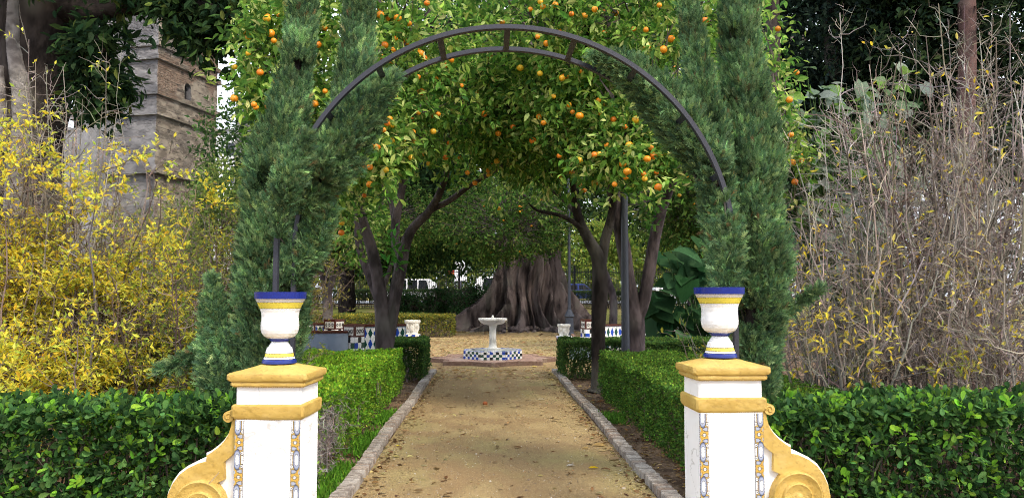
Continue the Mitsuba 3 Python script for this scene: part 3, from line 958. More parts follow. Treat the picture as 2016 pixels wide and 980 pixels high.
# ---- orange trees --------------------------------------------------------------------------------------
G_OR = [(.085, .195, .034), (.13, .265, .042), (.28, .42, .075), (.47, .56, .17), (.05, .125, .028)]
PEELS = [mikit.ply(trimesh.creation.icosphere(2, .038), b, smooth=True) for b in ('peel_orange', 'peel_yellow', 'peel_deep')]


def orange_tree(label, limbs, ells, n, K, L, palette=G_OR, weights=(.27, .27, .2, .16, .10), fruit=(), loose=0, bark='bark_orange', single=0, gap=.42, extra=None, spread=.10, group=None):
    k = thing('orange_tree', label, 'tree', group)
    put('trunk', limb(limbs, 10, 18, .13, len(used)), bark, k, smooth=True)
    P, D = crown_points(ells, n, .6, gap, .8, len(used))
    B = [whorls(P, D, K, L, .46, palette, weights, spread)]
    # shoots that carry the fruit seen from the path, then fruit of its own
    if len(fruit):
        fp = np.array([f[:3] for f in fruit])
        s = fp.repeat(3, 0) + rng.normal(0, .13, (len(fp) * 3, 3)) + np.array([0, .13, .07])
        B.append(whorls(s, norm(rng.normal(0, .6, (len(s), 3)) + np.array([0, -.5, .2])), K, L, .46, palette, weights, spread))
    if extra is not None:
        B.append(extra)
    foliage(k, 'foliage', B, 'leaf', single=single, view=in_view)
    # twigs from inside out to the clumps
    c0 = np.array([e[0] for e in ells])
    j = rng.integers(0, len(P), min(420, len(P)))
    near = c0[np.argmin(np.linalg.norm(P[j][:, None] - c0[None], axis=2), 1)]
    t = np.linspace(.45, 1, 4)[None, :, None]
    pp = near[:, None] * (1 - t) + P[j][:, None] * t + rng.normal(0, .05, (len(j), 4, 3))
    put('twigs', tubes(pp, np.array([[.016, .011, .007, .004]]).repeat(len(j), 0), 3), bark, k, kind='stuff')
    fr = [tuple(f) for f in fruit]
    if loose:
        j = rng.integers(0, len(P), loose)
        fr += [tuple(P[q] + D[q] * .10 + rng.normal(0, .04, 3) + np.array([0, 0, -.05])) for q in j]
    for f in fr:
        s = rng.uniform(.72, 1.14)
        put('orange', PEELS[rng.choice(3, p=[.5, .25, .25])], None, k, to_world=T().translate([float(x) for x in f[:3]]).rotate([1, .3, 0], float(rng.uniform(0, 180))).scale([s, s, s * .95]))
    return k


fr_left = [(-1.228, 8.600, 4.791), (-1.149, 8.700, 4.787), (-1.033, 8.600, 4.752), (-1.156, 8.800, 4.734), (-1.072, 8.700, 4.550), (-1.280, 8.900, 4.586), (-0.965, 8.900, 4.577), (-1.187, 8.700, 4.472), (-1.075, 8.600, 4.387), (-1.310, 8.800, 4.324), (-0.861, 9.000, 4.513), (-0.798, 8.900, 4.439),
           (-0.758, 9.000, 4.422), (-0.460, 9.300, 4.494), (-0.527, 9.400, 4.454), (-0.835, 9.000, 4.189), (-0.652, 9.400, 4.287), (-0.558, 9.500, 4.316), (-0.313, 9.600, 4.340), (-0.338, 9.400, 4.200), (-0.844, 9.200, 3.810), (-1.078, 8.800, 3.902), (-0.815, 9.200, 4.066), (-1.087, 8.400, 3.548), (-1.115, 8.400, 3.496),
           (-1.072, 8.500, 3.497), (-1.139, 8.300, 3.401), (-1.379, 8.400, 3.303), (-1.258, 8.300, 3.239), (-1.229, 8.400, 3.236), (-1.100, 8.600, 3.339), (-1.451, 8.200, 2.976), (-1.343, 8.200, 2.993), (-1.267, 8.200, 2.977), (-1.495, 8.300, 2.932), (-1.153, 8.600, 3.011), (-1.327, 8.600, 2.849), (-0.694, 9.600, 3.668),
           (-0.967, 10.000, 3.618), (-0.297, 10.800, 3.341), (-1.915, 9.600, 2.833), (-1.933, 9.600, 2.820), (-1.979, 10.400, 2.454), (-1.582, 9.800, 2.880), (-1.094, 10.200, 3.514), (-0.595, 10.600, 3.521), (-0.865, 11.000, 3.503), (-0.210, 12.000, 3.375), (0.193, 14.000, 3.204),
           (-2.497, 8.600, 4.747), (-2.433, 8.800, 4.833), (-1.955, 8.600, 4.741), (-1.894, 8.800, 4.695), (-1.950, 8.700, 4.470), (-2.510, 8.400, 4.052), (-2.785, 8.400, 3.761), (-2.538, 8.300, 3.670), (-2.371, 8.400, 3.713), (-2.448, 8.500, 3.698), (-2.546, 8.400, 3.661), (-1.974, 8.700, 3.787), (-1.840, 8.600, 3.902)]
fr_right = [(0.583, 9.000, 4.688), (0.700, 9.100, 4.643), (0.633, 9.300, 4.333), (0.892, 9.200, 4.249), (0.940, 9.300, 4.291), (1.123, 9.100, 4.304), (0.801, 9.300, 4.049), (0.978, 9.200, 3.918), (1.021, 9.200, 3.830), (0.639, 9.600, 3.865), (0.682, 9.400, 3.742), (1.095, 9.100, 3.763),
            (0.579, 9.900, 3.621), (0.867, 9.300, 3.312), (1.086, 9.000, 3.209), (1.228, 8.800, 3.234), (1.272, 8.700, 3.228), (1.619, 8.700, 3.330), (1.849, 8.600, 3.282), (1.781, 8.500, 3.136), (1.877, 8.600, 3.189), (1.541, 8.700, 3.112), (1.556, 8.500, 2.991), (1.556, 8.600, 2.943),
            (1.759, 8.600, 2.979), (1.750, 8.500, 2.912), (1.949, 8.800, 3.030), (1.903, 8.500, 2.815), (1.428, 8.600, 2.862), (1.718, 8.800, 3.649), (1.879, 8.900, 4.551), (2.026, 8.700, 4.451), (2.141, 8.800, 4.612), (0.981, 8.900, 4.934), (1.145, 9.000, 4.949), (0.651, 9.000, 5.055),
            (0.806, 9.100, 5.120), (0.627, 9.100, 5.156), (1.985, 8.700, 4.974), (1.245, 8.800, 4.955), (0.509, 9.200, 5.098), (2.489, 8.600, 4.762), (2.452, 8.600, 4.649), (2.451, 8.700, 4.311), (1.724, 8.900, 4.764), (1.848, 8.800, 4.718), (1.367, 9.400, 4.028), (2.325, 8.700, 5.002),
            (0.324, 10.000, 3.822), (0.133, 10.200, 3.775), (0.401, 9.600, 4.491), (0.857, 9.200, 4.829), (3.571, 8.900, 3.924), (3.580, 8.900, 3.509), (3.712, 9.200, 3.228), (3.826, 9.200, 3.260), (3.819, 9.400, 3.021), (2.420, 9.400, 3.320), (1.150, 12.000, 3.478), (1.510, 12.000, 3.262)]

tree_l = orange_tree('orange tree with forked grey-brown trunk left of the path, laden with fruit',
    [[(-1.808, 13.600, 0.562)[:2] + (0, .16), (-1.809, 13.600, 0.651) + (0.163,), (-1.861, 13.600, 1.359) + (0.129,), (-1.987, 13.550, 2.205) + (0.105,), (-2.202, 13.400, 2.949) + (0.085,), (-2.367, 13.200, 3.542) + (0.068,), (-2.418, 12.600, 4.127) + (0.041,), (-2.384, 11.500, 4.678) + (0.014,)],
     [(-1.772, 13.650, 0.647) + (0.109,), (-1.664, 13.650, 1.448) + (0.116,), (-1.531, 13.600, 2.163) + (0.109,), (-1.382, 13.500, 2.694) + (0.092,), (-1.023, 13.300, 3.076) + (0.071,), (-0.787, 13.000, 3.433) + (0.058,), (-0.640, 12.600, 3.884) + (0.041,), (-0.574, 12.000, 4.665) + (0.017,)],
     [(-1.023, 13.300, 3.076) + (0.058,), (-0.667, 13.200, 3.242) + (0.051,), (-0.266, 12.800, 3.476) + (0.041,), (0.232, 12.200, 3.693) + (0.027,), (0.531, 11.600, 4.022) + (0.010,)],
     [(-1.597, 13.800, 1.989) + (0.075,), (-1.680, 13.900, 2.817) + (0.082,), (-1.576, 13.900, 3.464) + (0.071,), (-1.476, 13.700, 3.987) + (0.058,), (-1.481, 13.200, 4.609) + (0.041,), (-1.364, 12.600, 5.497) + (0.014,)],
     [(-1.902, 13.900, 1.354) + (0.068,), (-2.157, 14.100, 1.951) + (0.075,), (-2.400, 14.300, 2.567) + (0.068,), (-2.438, 14.300, 3.324) + (0.048,), (-2.514, 14.000, 3.940) + (0.020,)],
     [(-1.680, 13.900, 2.817) + (0.048,), (-1.814, 14.200, 3.362) + (0.048,), (-2.005, 14.200, 3.739) + (0.037,), (-2.038, 14.000, 4.224) + (0.014,)]],
    [((-1.5, 12.3, 5.1), (2.2, 3.9, 1.6)), ((-1.3, 10.4, 5.0), (1.4, 2.3, 1.6)), ((-1.463, 9.200, 3.521), (.50, .55, .52), 2.2), ((-2.25, 10.2, 4.5), (.85, 1.5, .95), 1.5), ((-.5, 11.2, 4.4), (1.4, 2.0, .8), 2.2), ((-2.443, 11.500, 3.520), (.8, 1, .8), .8), ((-2.597, 9.000, 4.368), (.28, .6, .80), 1.0), ((-2.513, 14.600, 2.973), (.6, .8, .8), .8)],
    1850, 14, .122, fruit=fr_left, loose=115, single=150, spread=.115)
extra_ = whorls(np.array([(-1.618, 13.200, 2.451), (-1.677, 13.200, 2.276), (-1.578, 13.250, 2.148), (-1.652, 13.250, 2.629)]), np.array([[0, -.3, 1.0]] * 4), 12, .17, .45, [(.06, .20, .03), (.10, .27, .04)], None, .09)
tree_k = orange_tree('orange tree with near-black single trunk right of the path',
    [[(1.833, 12.900, 0.001)[:2] + (0, .20), (1.843, 12.900, 0.144) + (0.127,), (1.849, 12.900, 1.030) + (0.119,), (1.880, 12.900, 1.796) + (0.139,), (1.857, 12.900, 2.224) + (0.123,), (1.681, 12.850, 2.563) + (0.090,), (1.505, 12.800, 2.943) + (0.078,), (1.428, 12.700, 3.400) + (0.061,), (1.277, 12.200, 3.987) + (0.041,), (1.156, 11.600, 4.735) + (0.016,)],
     [(1.897, 12.950, 1.925) + (0.082,), (1.977, 13.000, 2.488) + (0.086,), (2.094, 13.000, 2.923) + (0.074,), (2.160, 12.900, 3.432) + (0.057,), (2.191, 12.400, 4.115) + (0.025,)],
     [(1.698, 12.850, 2.563) + (0.057,), (1.558, 13.100, 2.931) + (0.041,), (1.309, 13.400, 3.301) + (0.037,), (1.015, 13.400, 3.543) + (0.029,), (0.681, 13.000, 3.789) + (0.012,)],
     [(1.607, 12.800, 2.730) + (0.049,), (1.214, 12.700, 2.932) + (0.033,), (0.820, 12.500, 2.993) + (0.025,), (0.644, 12.300, 3.094) + (0.010,)],
     [(1.191, 12.000, 3.866) + (0.041,), (1.148, 11.400, 4.100) + (0.041,), (1.162, 10.800, 4.189) + (0.025,), (1.338, 10.000, 5.128) + (0.033,), (1.447, 9.800, 5.330) + (0.016,)]],
    [((1.1, 12.4, 4.5), (1.5, 3.2, 1.2)), ((1.0, 10.9, 5.1), (1.4, 2.0, 1.6)), ((.75, 11.4, 4.2), (1.2, 1.8, .75), 2.2)],
    1100, 14, .122, fruit=fr_right[:14], loose=45, bark='bark_dark', extra=extra_, single=70, spread=.115)
extra_ = whorls(np.array([(2.812, 12.800, 3.205), (2.897, 12.800, 3.120), (2.766, 12.800, 2.947), (2.747, 12.800, 2.819), (2.865, 12.800, 3.335)]), np.array([[0, -.3, .8]] * 5), 10, .17, .45, [(.06, .20, .03), (.12, .28, .05)], None, .09)
tree_r = orange_tree('orange tree with pale V-forked trunk behind the right box hedge',
    [[(2.709, 14.200, 0.506)[:2] + (0, .23), (2.710, 14.200, 0.599) + (0.193,), (2.707, 14.200, 1.299) + (0.172,), (2.608, 14.200, 1.816) + (0.131,), (2.511, 14.150, 2.473) + (0.123,), (2.359, 14.000, 3.118) + (0.115,), (2.236, 13.800, 3.606) + (0.107,), (1.931, 13.200, 4.186) + (0.057,), (1.738, 12.400, 5.125) + (0.016,)],
     [(2.734, 14.200, 1.159) + (0.123,), (2.879, 14.150, 1.534) + (0.119,), (2.989, 14.100, 2.189) + (0.111,), (3.097, 14.000, 2.839) + (0.107,), (3.198, 13.800, 3.331) + (0.098,), (3.335, 13.500, 3.750) + (0.082,), (3.578, 13.200, 4.016) + (0.057,), (3.783, 12.800, 4.555) + (0.025,)],
     [(3.335, 13.500, 3.750) + (0.049,), (3.447, 13.400, 3.798) + (0.041,), (3.739, 13.000, 3.717) + (0.016,)]],
    [((2.75, 12.2, 5.05), (1.7, 3.8, 1.6)), ((2.1, 10.2, 5.2), (1.5, 1.8, 1.6)), ((1.755, 9.400, 3.475), (.62, .6, .52), 2.4), ((1.564, 10.200, 4.014), (.6, .8, .5), 1.0), ((2.771, 10.600, 3.972), (.6, .8, .6), .8), ((3.817, 9.500, 3.735), (.22, .5, .55), .6)],
    1450, 14, .122, fruit=fr_right[14:], loose=70, extra=extra_, single=130, spread=.115)

# orange trees farther off, round the square and along the street
far_or = [('orange tree of the square, left behind the benches, dark crown', (-4.7, 22.5), 4.3, 2.0), ('orange tree of the square, right behind the lamp post', (5.6, 21.0), 4.6, 2.4),
          ('orange tree left of the fig trunk behind the yellowish hedge', (-4.6, 33.0), 4.9, 2.8), ('orange tree hanging in front of the fig trunk', (.8, 31.0), 4.75, 3.0)]
for lab_, (x_, y_), h_, r_ in far_or:
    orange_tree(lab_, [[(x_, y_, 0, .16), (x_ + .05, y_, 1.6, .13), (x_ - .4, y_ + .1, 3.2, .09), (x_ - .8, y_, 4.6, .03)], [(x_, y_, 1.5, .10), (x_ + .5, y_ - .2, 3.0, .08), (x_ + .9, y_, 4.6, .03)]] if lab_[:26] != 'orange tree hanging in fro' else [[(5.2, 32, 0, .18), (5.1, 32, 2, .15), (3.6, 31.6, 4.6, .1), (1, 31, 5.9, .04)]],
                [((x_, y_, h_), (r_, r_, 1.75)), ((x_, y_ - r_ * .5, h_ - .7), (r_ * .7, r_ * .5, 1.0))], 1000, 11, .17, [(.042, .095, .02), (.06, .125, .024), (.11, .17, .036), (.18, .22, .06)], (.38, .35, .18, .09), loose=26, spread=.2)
for i_, (x_, y_) in enumerate(((-20, 74), (-12, 75), (-4.5, 74), (3, 75), (10, 73), (17, 75), (25, 74))):
    orange_tree(['street orange tree across the road, far left beyond the bushes', 'street orange tree across the road behind the left box hedge', 'street orange tree across the road above the white car',
                 'street orange tree across the road hidden by the fig trunk', 'bright street orange tree above the dark blue car', 'bright street orange tree seen inside the pale forked trunk', 'street orange tree across the road behind the bare bushes'][i_],
                [[(x_, y_, 1.0, .2), (x_, y_, 3, .15), (x_ + .5, y_, 5.5, .05)]],
                [((x_, y_, 4.9), (4.6, 2.6, 3.0)), ((x_ + 1.2, y_ - 1, 6.8), (2.8, 2.0, 2.0))], 1500, 9, .34, [(.10, .18, .03), (.20, .27, .045), (.30, .34, .06)], (.4, .4, .2), loose=14, spread=.34, group='street orange trees')


# ---- big trees ---------------------------------------------------------------------------------------------
def big_tree(label, limbs, ells, n, K, L, palette, weights=None, bark='bark_dark', gap=.36, spread=.3, cat='tree', tpl=LEAF2, name='tree', Wd=.5, droop=.3, group=None, kind='stuff', freq=.5):
    k = thing(name, label, cat, group)
    if limbs:
        put('trunk', limb(limbs, 12, 20, .10, len(used)), bark, k, smooth=True)
    P, D = crown_points(ells, n, .35, gap, freq, len(used))
    foliage(k, 'crown', [whorls(P, D, K, L, Wd, palette, weights, spread, droop, tpl)], 'leaf', kind=kind)
    return k


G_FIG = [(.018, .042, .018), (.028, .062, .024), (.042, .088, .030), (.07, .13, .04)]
# the giant fig behind the fountain: buttressed trunk
fig = thing('giant_fig', 'giant old fig tree with huge buttress roots behind the fountain', 'tree')
FX, FYY = (2.101, 37.000, 1.185)[0], 37.5
nth, nz = 360, 74
th = np.linspace(0, 2 * PI, nth, endpoint=False)
zz = np.concatenate([np.linspace(0, 1.2, 30), np.linspace(1.25, 9, nz - 30)])
but = [(-1.92, 2.2, .50, .8), (-2.28, 2.9, .55, .9), (-2.72, 4.8, .42, 1.25), (-3.05, 4.4, .5, 1.2), (-1.35, 2.1, .45, .95), (-1.02, 2.0, .40, 1.0), (-.62, 3.2, .45, 1.0), (-.25, 3.3, .5, 1.0), (.35, 2.5, .5, 1.0), (.9, 2.2, .5, .9), (1.6, 2.4, .5, .9), (2.3, 2.6, .5, .9), (-1.65, 1.4, .25, .6), (-2.5, 1.6, .25, .6), (-.85, 1.2, .25, .6), (-1.2, 1.2, .2, .5)]
R_ = np.zeros((nz, nth))
for iz, z in enumerate(zz):
    r0 = 1.08 + .12 * np.sin(3 * th + 1) + .10 * np.sin(5 * th + z * .4) + .25 * np.clip(z - 5, 0, 9) * .12
    add = np.zeros(nth)
    for (b_, A_, wdt, hz) in but:
        tw = b_ + .10 * math.sin(z * 1.7 + b_ * 3)
        dth = (th - tw + PI) % (2 * PI) - PI
        ridge = np.exp(-np.abs(dth / (wdt * .27)) ** 1.25)
        ht = math.exp(-(z / hz) ** .85)
        add = np.maximum(add, A_ * ht * ridge + .42 * ridge * math.exp(-z / 6.0))
    R_[iz] = r0 + add
ang_ = np.stack([np.cos(th), np.sin(th)], 1)
V_ = np.stack([FX + R_ * np.cos(th), FYY + R_ * np.sin(th), np.repeat(zz[:, None], nth, 1)], -1)
nz_ = meshkit.fbm(V_ * np.array([3.2, 3.2, .8]), 4, 4) - .5
V_[..., :2] += ang_[None] * (nz_ * .30)[..., None]
V_[0, :, 2] = -.05
i_, j_ = np.meshgrid(np.arange(nz - 1), np.arange(nth), indexing='ij')
q_ = np.stack([i_ * nth + j_, i_ * nth + (j_ + 1) % nth, (i_ + 1) * nth + (j_ + 1) % nth, (i_ + 1) * nth + j_], -1).reshape(-1, 4)
put('trunk', (V_.reshape(-1, 3), q_), 'bark_fig', fig, smooth=True)
rt = MB()
for k in range(46):
    a = rng.uniform(-PI, PI) if k < 12 else rng.uniform(-2.9, -.2)
    r0 = rng.uniform(1.6, 3.0)
    ln = rng.uniform(.7, 2.0)
    p = np.array([FX + r0 * math.cos(a), FYY + r0 * math.sin(a), .12])
    pts = []
    for s in np.linspace(0, 1, 7):
        pts.append((p[0] + (s * ln) * math.cos(a) + .14 * math.sin(s * 6 + k), p[1] + (s * ln) * math.sin(a) + .10 * math.cos(s * 7 + k), .16 * (1 - s) - .02, .13 * (1 - .6 * s)))
    q = smoothpath(pts, 16)
    rt.add(*tube(q[:, :3], q[:, 3], 7, .15, k))
put('surface_roots', rt.mesh(), 'bark_fig', fig, smooth=True, kind='stuff')
lb = [[(FX, FYY, 7.5, 1.5), (FX - 1.5, FYY - 1, 9.5, .9), (FX - 6, FYY - 4, 11.5, .5), (FX - 11, FYY - 5, 13, .2)], [(FX, FYY, 7.5, 1.4), (FX + 1.8, FYY - 1, 9.5, .9), (FX + 6, FYY - 4, 11.0, .5), (FX + 12, FYY - 5, 13, .2)], [(FX, FYY, 7.5, 1.3), (FX, FYY - 3, 10, .7), (FX - 1, FYY - 9, 12, .3)], [(FX, FYY, 8, 1.2), (FX + .5, FYY + 3, 12, .6), (FX, FYY + 4, 17, .2)]]
put('limb', limb(lb, 12, 20, .1, 4), 'bark_fig', fig, smooth=True)
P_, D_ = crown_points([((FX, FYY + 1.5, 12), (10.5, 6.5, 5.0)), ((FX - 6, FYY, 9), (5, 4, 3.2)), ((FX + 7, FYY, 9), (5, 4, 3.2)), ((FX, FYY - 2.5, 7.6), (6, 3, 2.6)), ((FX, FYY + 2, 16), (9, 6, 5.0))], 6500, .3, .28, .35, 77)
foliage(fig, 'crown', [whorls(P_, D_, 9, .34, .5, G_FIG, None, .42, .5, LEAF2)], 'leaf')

# the fig at the left edge: trunk, low limb, big glossy leaves over the tower
lf = thing('fig_tree', 'dark big-leaved fig tree at the left edge, its limb reaching over the tower', 'tree')
put('trunk', limb([[(-7.488, 12.500, 1.785)[:2] + (0, .85), (-7.499, 12.500, 3.087) + (.62,), (-7.385, 12.500, 4.324) + (.50,), (-7.311, 12.500, 5.576) + (.56,), (-7.233, 12.500, 6.759) + (.62,), (-7.216, 12.500, 8.559) + (.5,)],
                   [(-8.664, 13.000, 3.997) + (.4,), (-8.821, 13.000, 5.723) + (.5,), (-9.103, 13.000, 8.363) + (.4,)]], 16, 24, .14, 6), 'bark_dark', lf, smooth=True)
put('root', limb([[(-7.282, 12.000, 2.792) + (.16,), (-7.260, 12.000, 3.817) + (.15,), (-7.217, 12.000, 4.294) + (.145,), (-7.250, 12.000, 4.772) + (.14,), (-7.346, 12.000, 5.253) + (.12,), (-7.387, 11.950, 5.879) + (.10,), (-7.357, 11.900, 6.667) + (.08,)], [(-7.459, 11.900, 3.797) + (.10,), (-7.543, 11.900, 4.743) + (.10,), (-7.528, 11.900, 5.140) + (.05,)]], 12, 24, .2, 9), 'bark_pale', lf, smooth=True)
put('limb', limb([[(-7.169, 12.400, 6.550) + (.30,), (-6.564, 12.200, 6.129) + (.22,), (-5.753, 12.000, 6.111) + (.15,), (-4.963, 11.800, 6.109) + (.11,), (-4.078, 11.500, 5.909) + (.07,), (-3.478, 11.300, 5.533) + (.03,)], [(-4.963, 11.800, 6.109) + (.07,), (-4.411, 11.600, 5.628) + (.04,), (-4.137, 11.500, 5.206) + (.02,)], [(-6.485, 12.200, 6.129) + (.09,), (-6.048, 12.000, 5.508) + (.06,), (-5.907, 12.000, 4.784) + (.02,)],
                   [(-7.310, 12.200, 6.964) + (.3,), (-5.706, 12.000, 7.144) + (.2,), (-4.283, 11.800, 6.908) + (.1,), (-3.433, 11.600, 6.431) + (.03,)]], 8, 20, .1, 3), 'bark_dark', lf, smooth=True)
leafE = [((-6.073, 12.000, 5.330), (.36, .6, .60), 1.0), ((-6.097, 12.000, 4.622), (.28, .4, .30), .5), ((-5.755, 12.000, 4.905), (.20, .4, .28), .25), ((-6.553, 12.300, 5.436), (.25, .4, .9), .5), ((-4.454, 11.600, 5.824), (.62, .6, .28), .9), ((-4.444, 11.600, 5.407), (.34, .5, .16), .35),
         ((-3.768, 11.500, 5.600), (.35, .5, .5), .45), ((-4.966, 11.800, 6.213), (.9, .6, .22), .7), ((-3.680, 11.500, 5.055), (.22, .4, .25), .14), ((-5.706, 12.000, 7.144), (2.6, 2.0, .7), 2.2), ((-7.652, 12.000, 6.707), (1.6, 1.5, .7), 1.0), ((-3.898, 11.600, 6.584), (.9, .8, .5), .8)]
P_, D_ = crown_points(leafE, 760, .2, .30, 1.3, 21)
foliage(lf, 'crown', [whorls(P_, D_, 10, .20, .46, [(.020, .045, .020), (.034, .070, .026), (.055, .11, .03), (.11, .15, .035)], [.4, .35, .2, .05], .12, .35, LEAF4)], 'leaf', single=120, view=in_view)

# dark evergreens at the right and the far mass of trees
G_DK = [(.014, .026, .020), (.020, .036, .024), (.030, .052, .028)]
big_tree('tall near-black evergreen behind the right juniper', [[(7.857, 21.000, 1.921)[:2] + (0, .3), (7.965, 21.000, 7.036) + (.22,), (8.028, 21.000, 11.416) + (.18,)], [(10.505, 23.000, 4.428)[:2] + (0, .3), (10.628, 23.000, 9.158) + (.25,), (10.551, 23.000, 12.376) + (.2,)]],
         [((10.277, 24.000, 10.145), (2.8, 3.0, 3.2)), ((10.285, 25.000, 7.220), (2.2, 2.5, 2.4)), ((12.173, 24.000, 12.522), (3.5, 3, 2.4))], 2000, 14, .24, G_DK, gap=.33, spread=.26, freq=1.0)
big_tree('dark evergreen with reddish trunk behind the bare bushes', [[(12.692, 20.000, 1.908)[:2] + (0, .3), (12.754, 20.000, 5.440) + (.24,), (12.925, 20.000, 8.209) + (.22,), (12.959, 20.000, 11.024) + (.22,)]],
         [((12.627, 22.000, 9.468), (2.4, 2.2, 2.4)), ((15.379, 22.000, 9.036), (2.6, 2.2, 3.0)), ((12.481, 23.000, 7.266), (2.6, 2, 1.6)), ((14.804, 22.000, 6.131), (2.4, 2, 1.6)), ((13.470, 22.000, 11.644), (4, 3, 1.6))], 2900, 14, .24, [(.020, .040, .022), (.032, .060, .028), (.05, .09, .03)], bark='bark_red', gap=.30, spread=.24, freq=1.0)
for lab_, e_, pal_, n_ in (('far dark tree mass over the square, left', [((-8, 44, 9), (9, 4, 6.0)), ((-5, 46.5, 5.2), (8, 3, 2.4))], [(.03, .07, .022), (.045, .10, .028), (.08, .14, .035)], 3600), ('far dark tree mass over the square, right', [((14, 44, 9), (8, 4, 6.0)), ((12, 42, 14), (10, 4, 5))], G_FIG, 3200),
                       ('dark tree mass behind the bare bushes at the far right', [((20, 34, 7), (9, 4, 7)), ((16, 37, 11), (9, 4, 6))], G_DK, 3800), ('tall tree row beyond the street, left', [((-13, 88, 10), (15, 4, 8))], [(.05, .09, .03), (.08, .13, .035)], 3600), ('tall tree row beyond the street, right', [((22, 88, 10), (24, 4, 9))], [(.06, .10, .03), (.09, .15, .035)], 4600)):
    c_ = e_[0][0]
    big_tree(lab_, [[(c_[0], c_[1], .5, .5), (c_[0], c_[1], 5, .4), (c_[0] + 1, c_[1], c_[2] + 2, .15)]], e_, n_, 9, .34 if c_[1] < 60 else .6, pal_, spread=.45 if c_[1] < 60 else .7, gap=.27, freq=.4)


big_tree('leafy small tree at the right foot of the old tower, under the sky gap', [[(-8.7, 25, 0, .12), (-8.6, 25, 2.5, .08), (-8.5, 25, 5, .03)]],
         [((-8.7, 25, 2.6), (2.2, 1.4, 2.6)), ((-8.4, 25, 4.7), (1.3, 1.0, 1.5))], 900, 11, .16, [(.12, .19, .045), (.20, .26, .06), (.08, .13, .035)], spread=.2, gap=.33, freq=1.0)
# ---- shrubs ------------------------------------------------------------------------------------------------
def branchy(base, n, h, spread, lean, m, tl, cu=.10, sub=0, foot=.22, ang=.9):
    """Many-stemmed shrub: stems (n,9,3), side twigs (n*m,5,3) and sub-twigs."""
    b = np.asarray(base, float) + np.stack([rng.normal(0, foot, n), rng.normal(0, foot, n), np.zeros(n)], 1)
    a = rng.uniform(0, 2 * PI, n)
    tilt = np.abs(rng.normal(0, spread, n))
    d = np.stack([np.sin(tilt) * np.cos(a), np.sin(tilt) * np.sin(a), np.cos(tilt)], 1) + np.asarray(lean)
    L = h * rng.uniform(.55, 1.0, n)
    t = np.linspace(0, 1, 9)
    wob = np.cumsum(rng.normal(0, cu, (n, 9, 3)) * [1, 1, .2], axis=1) * .12 * h
    wob[:, 0] = 0
    S = b[:, None] + norm(d)[:, None] * (t[None, :, None] * L[:, None, None]) + wob
    S[..., 2] = np.maximum(S[..., 2], .02)

    def side(S, m, tl, k0):
        N, K = S.shape[:2]
        u = rng.uniform(k0, .98, (N, m)) * (K - 1)
        i = np.minimum(u.astype(int), K - 2)
        f = (u - i)[..., None]
        r = np.arange(N)[:, None]
        o = S[r, i] * (1 - f) + S[r, i + 1] * f
        ax = norm(S[r, i + 1] - S[r, i])
        q = rng.normal(size=(N, m, 3))
        q = norm(q - ax * (q * ax).sum(-1, keepdims=True))
        d = norm(ax * rng.uniform(.15, 1.1, (N, m, 1)) + q * ang)
        l = tl * rng.uniform(.35, 1.15, (N, m, 1))
        t = np.linspace(0, 1, 5)
        w = np.cumsum(rng.normal(0, .05, (N, m, 5, 3)), axis=2) * tl
        w[:, :, 0] = 0
        return (o[:, :, None] + d[:, :, None] * (t[:, None] * l[:, :, None]) + w).reshape(N * m, 5, 3)
    A = side(S, m, tl, .22)
    Bq = side(A, sub, tl * .45, .2) if sub else np.zeros((0, 5, 3))
    return S, A, Bq


def shrub(name, label, base, n, h, spread, lean=(0, 0, 0), m=12, tl=.4, sub=2, leaves=0, L=.045, Wd=.42, palette=None, weights=None, wood=((.11, .08, .065), (.20, .16, .14)), r=(.010, .0042, .0024), top=.0, cat='bush', group=None, foot=.22, zmin=.0, single=0, sag=0.15, ang=.9):
    k = thing(name, label, cat, group)
    S, A, Bq = branchy(base, n, h, spread, lean, m, tl, sub=sub, foot=foot, ang=ang)
    mb = MB()
    for Q, rr, s in ((S, r[0], 5), (A, r[1], 3), (Bq, r[2], 3)):
        if len(Q):
            K = Q.shape[1]
            R = rr * rng.uniform(.6, 1.4, (len(Q), 1)) * np.linspace(1.15, .35, K)
            v, f = tubes(Q, R, s)
            mb.add(v, f, np.repeat(pal(len(Q), wood, None, .2), K * s, 0))
    put('branches', mb.mesh(), 'twig', k, color=mb.col(), kind='stuff')
    if leaves:
        Q = np.vstack([A, Bq]) if len(Bq) else A
        zq = Q[:, 2, 2]
        w = np.clip((zq - zmin) / (h - zmin), .02, 1) ** top
        cl = meshkit.fbm(Q[:, 2] * 2.3 + 3, 3, 5)
        w = w * np.clip((cl - .41) * 6, .02, 1)
        j = rng.choice(len(Q), leaves, p=w / w.sum())
        u = rng.uniform(0, 4, leaves)
        i = np.minimum(u.astype(int), 3)
        f = (u - i)[:, None]
        P = Q[j, i] * (1 - f) + Q[j, i + 1] * f
        ax = norm(Q[j, i + 1] - Q[j, i])
        X = norm(ax * .6 + rng.normal(0, .75, (leaves, 3)) + np.array([0, 0, .2 - sag]))
        N = norm(rng.normal(0, .6, (leaves, 3)) + np.array([0, -.25, .8]))
        l = L * rng.uniform(.6, 1.3, leaves)
        col = pal(leaves, palette, weights, .16)
        foliage(k, 'foliage', [scatter(LEAF4 if L > .06 else LEAF2, P, X, N, l, l * Wd, col)], 'leaf', single=single, view=in_view)
    return k


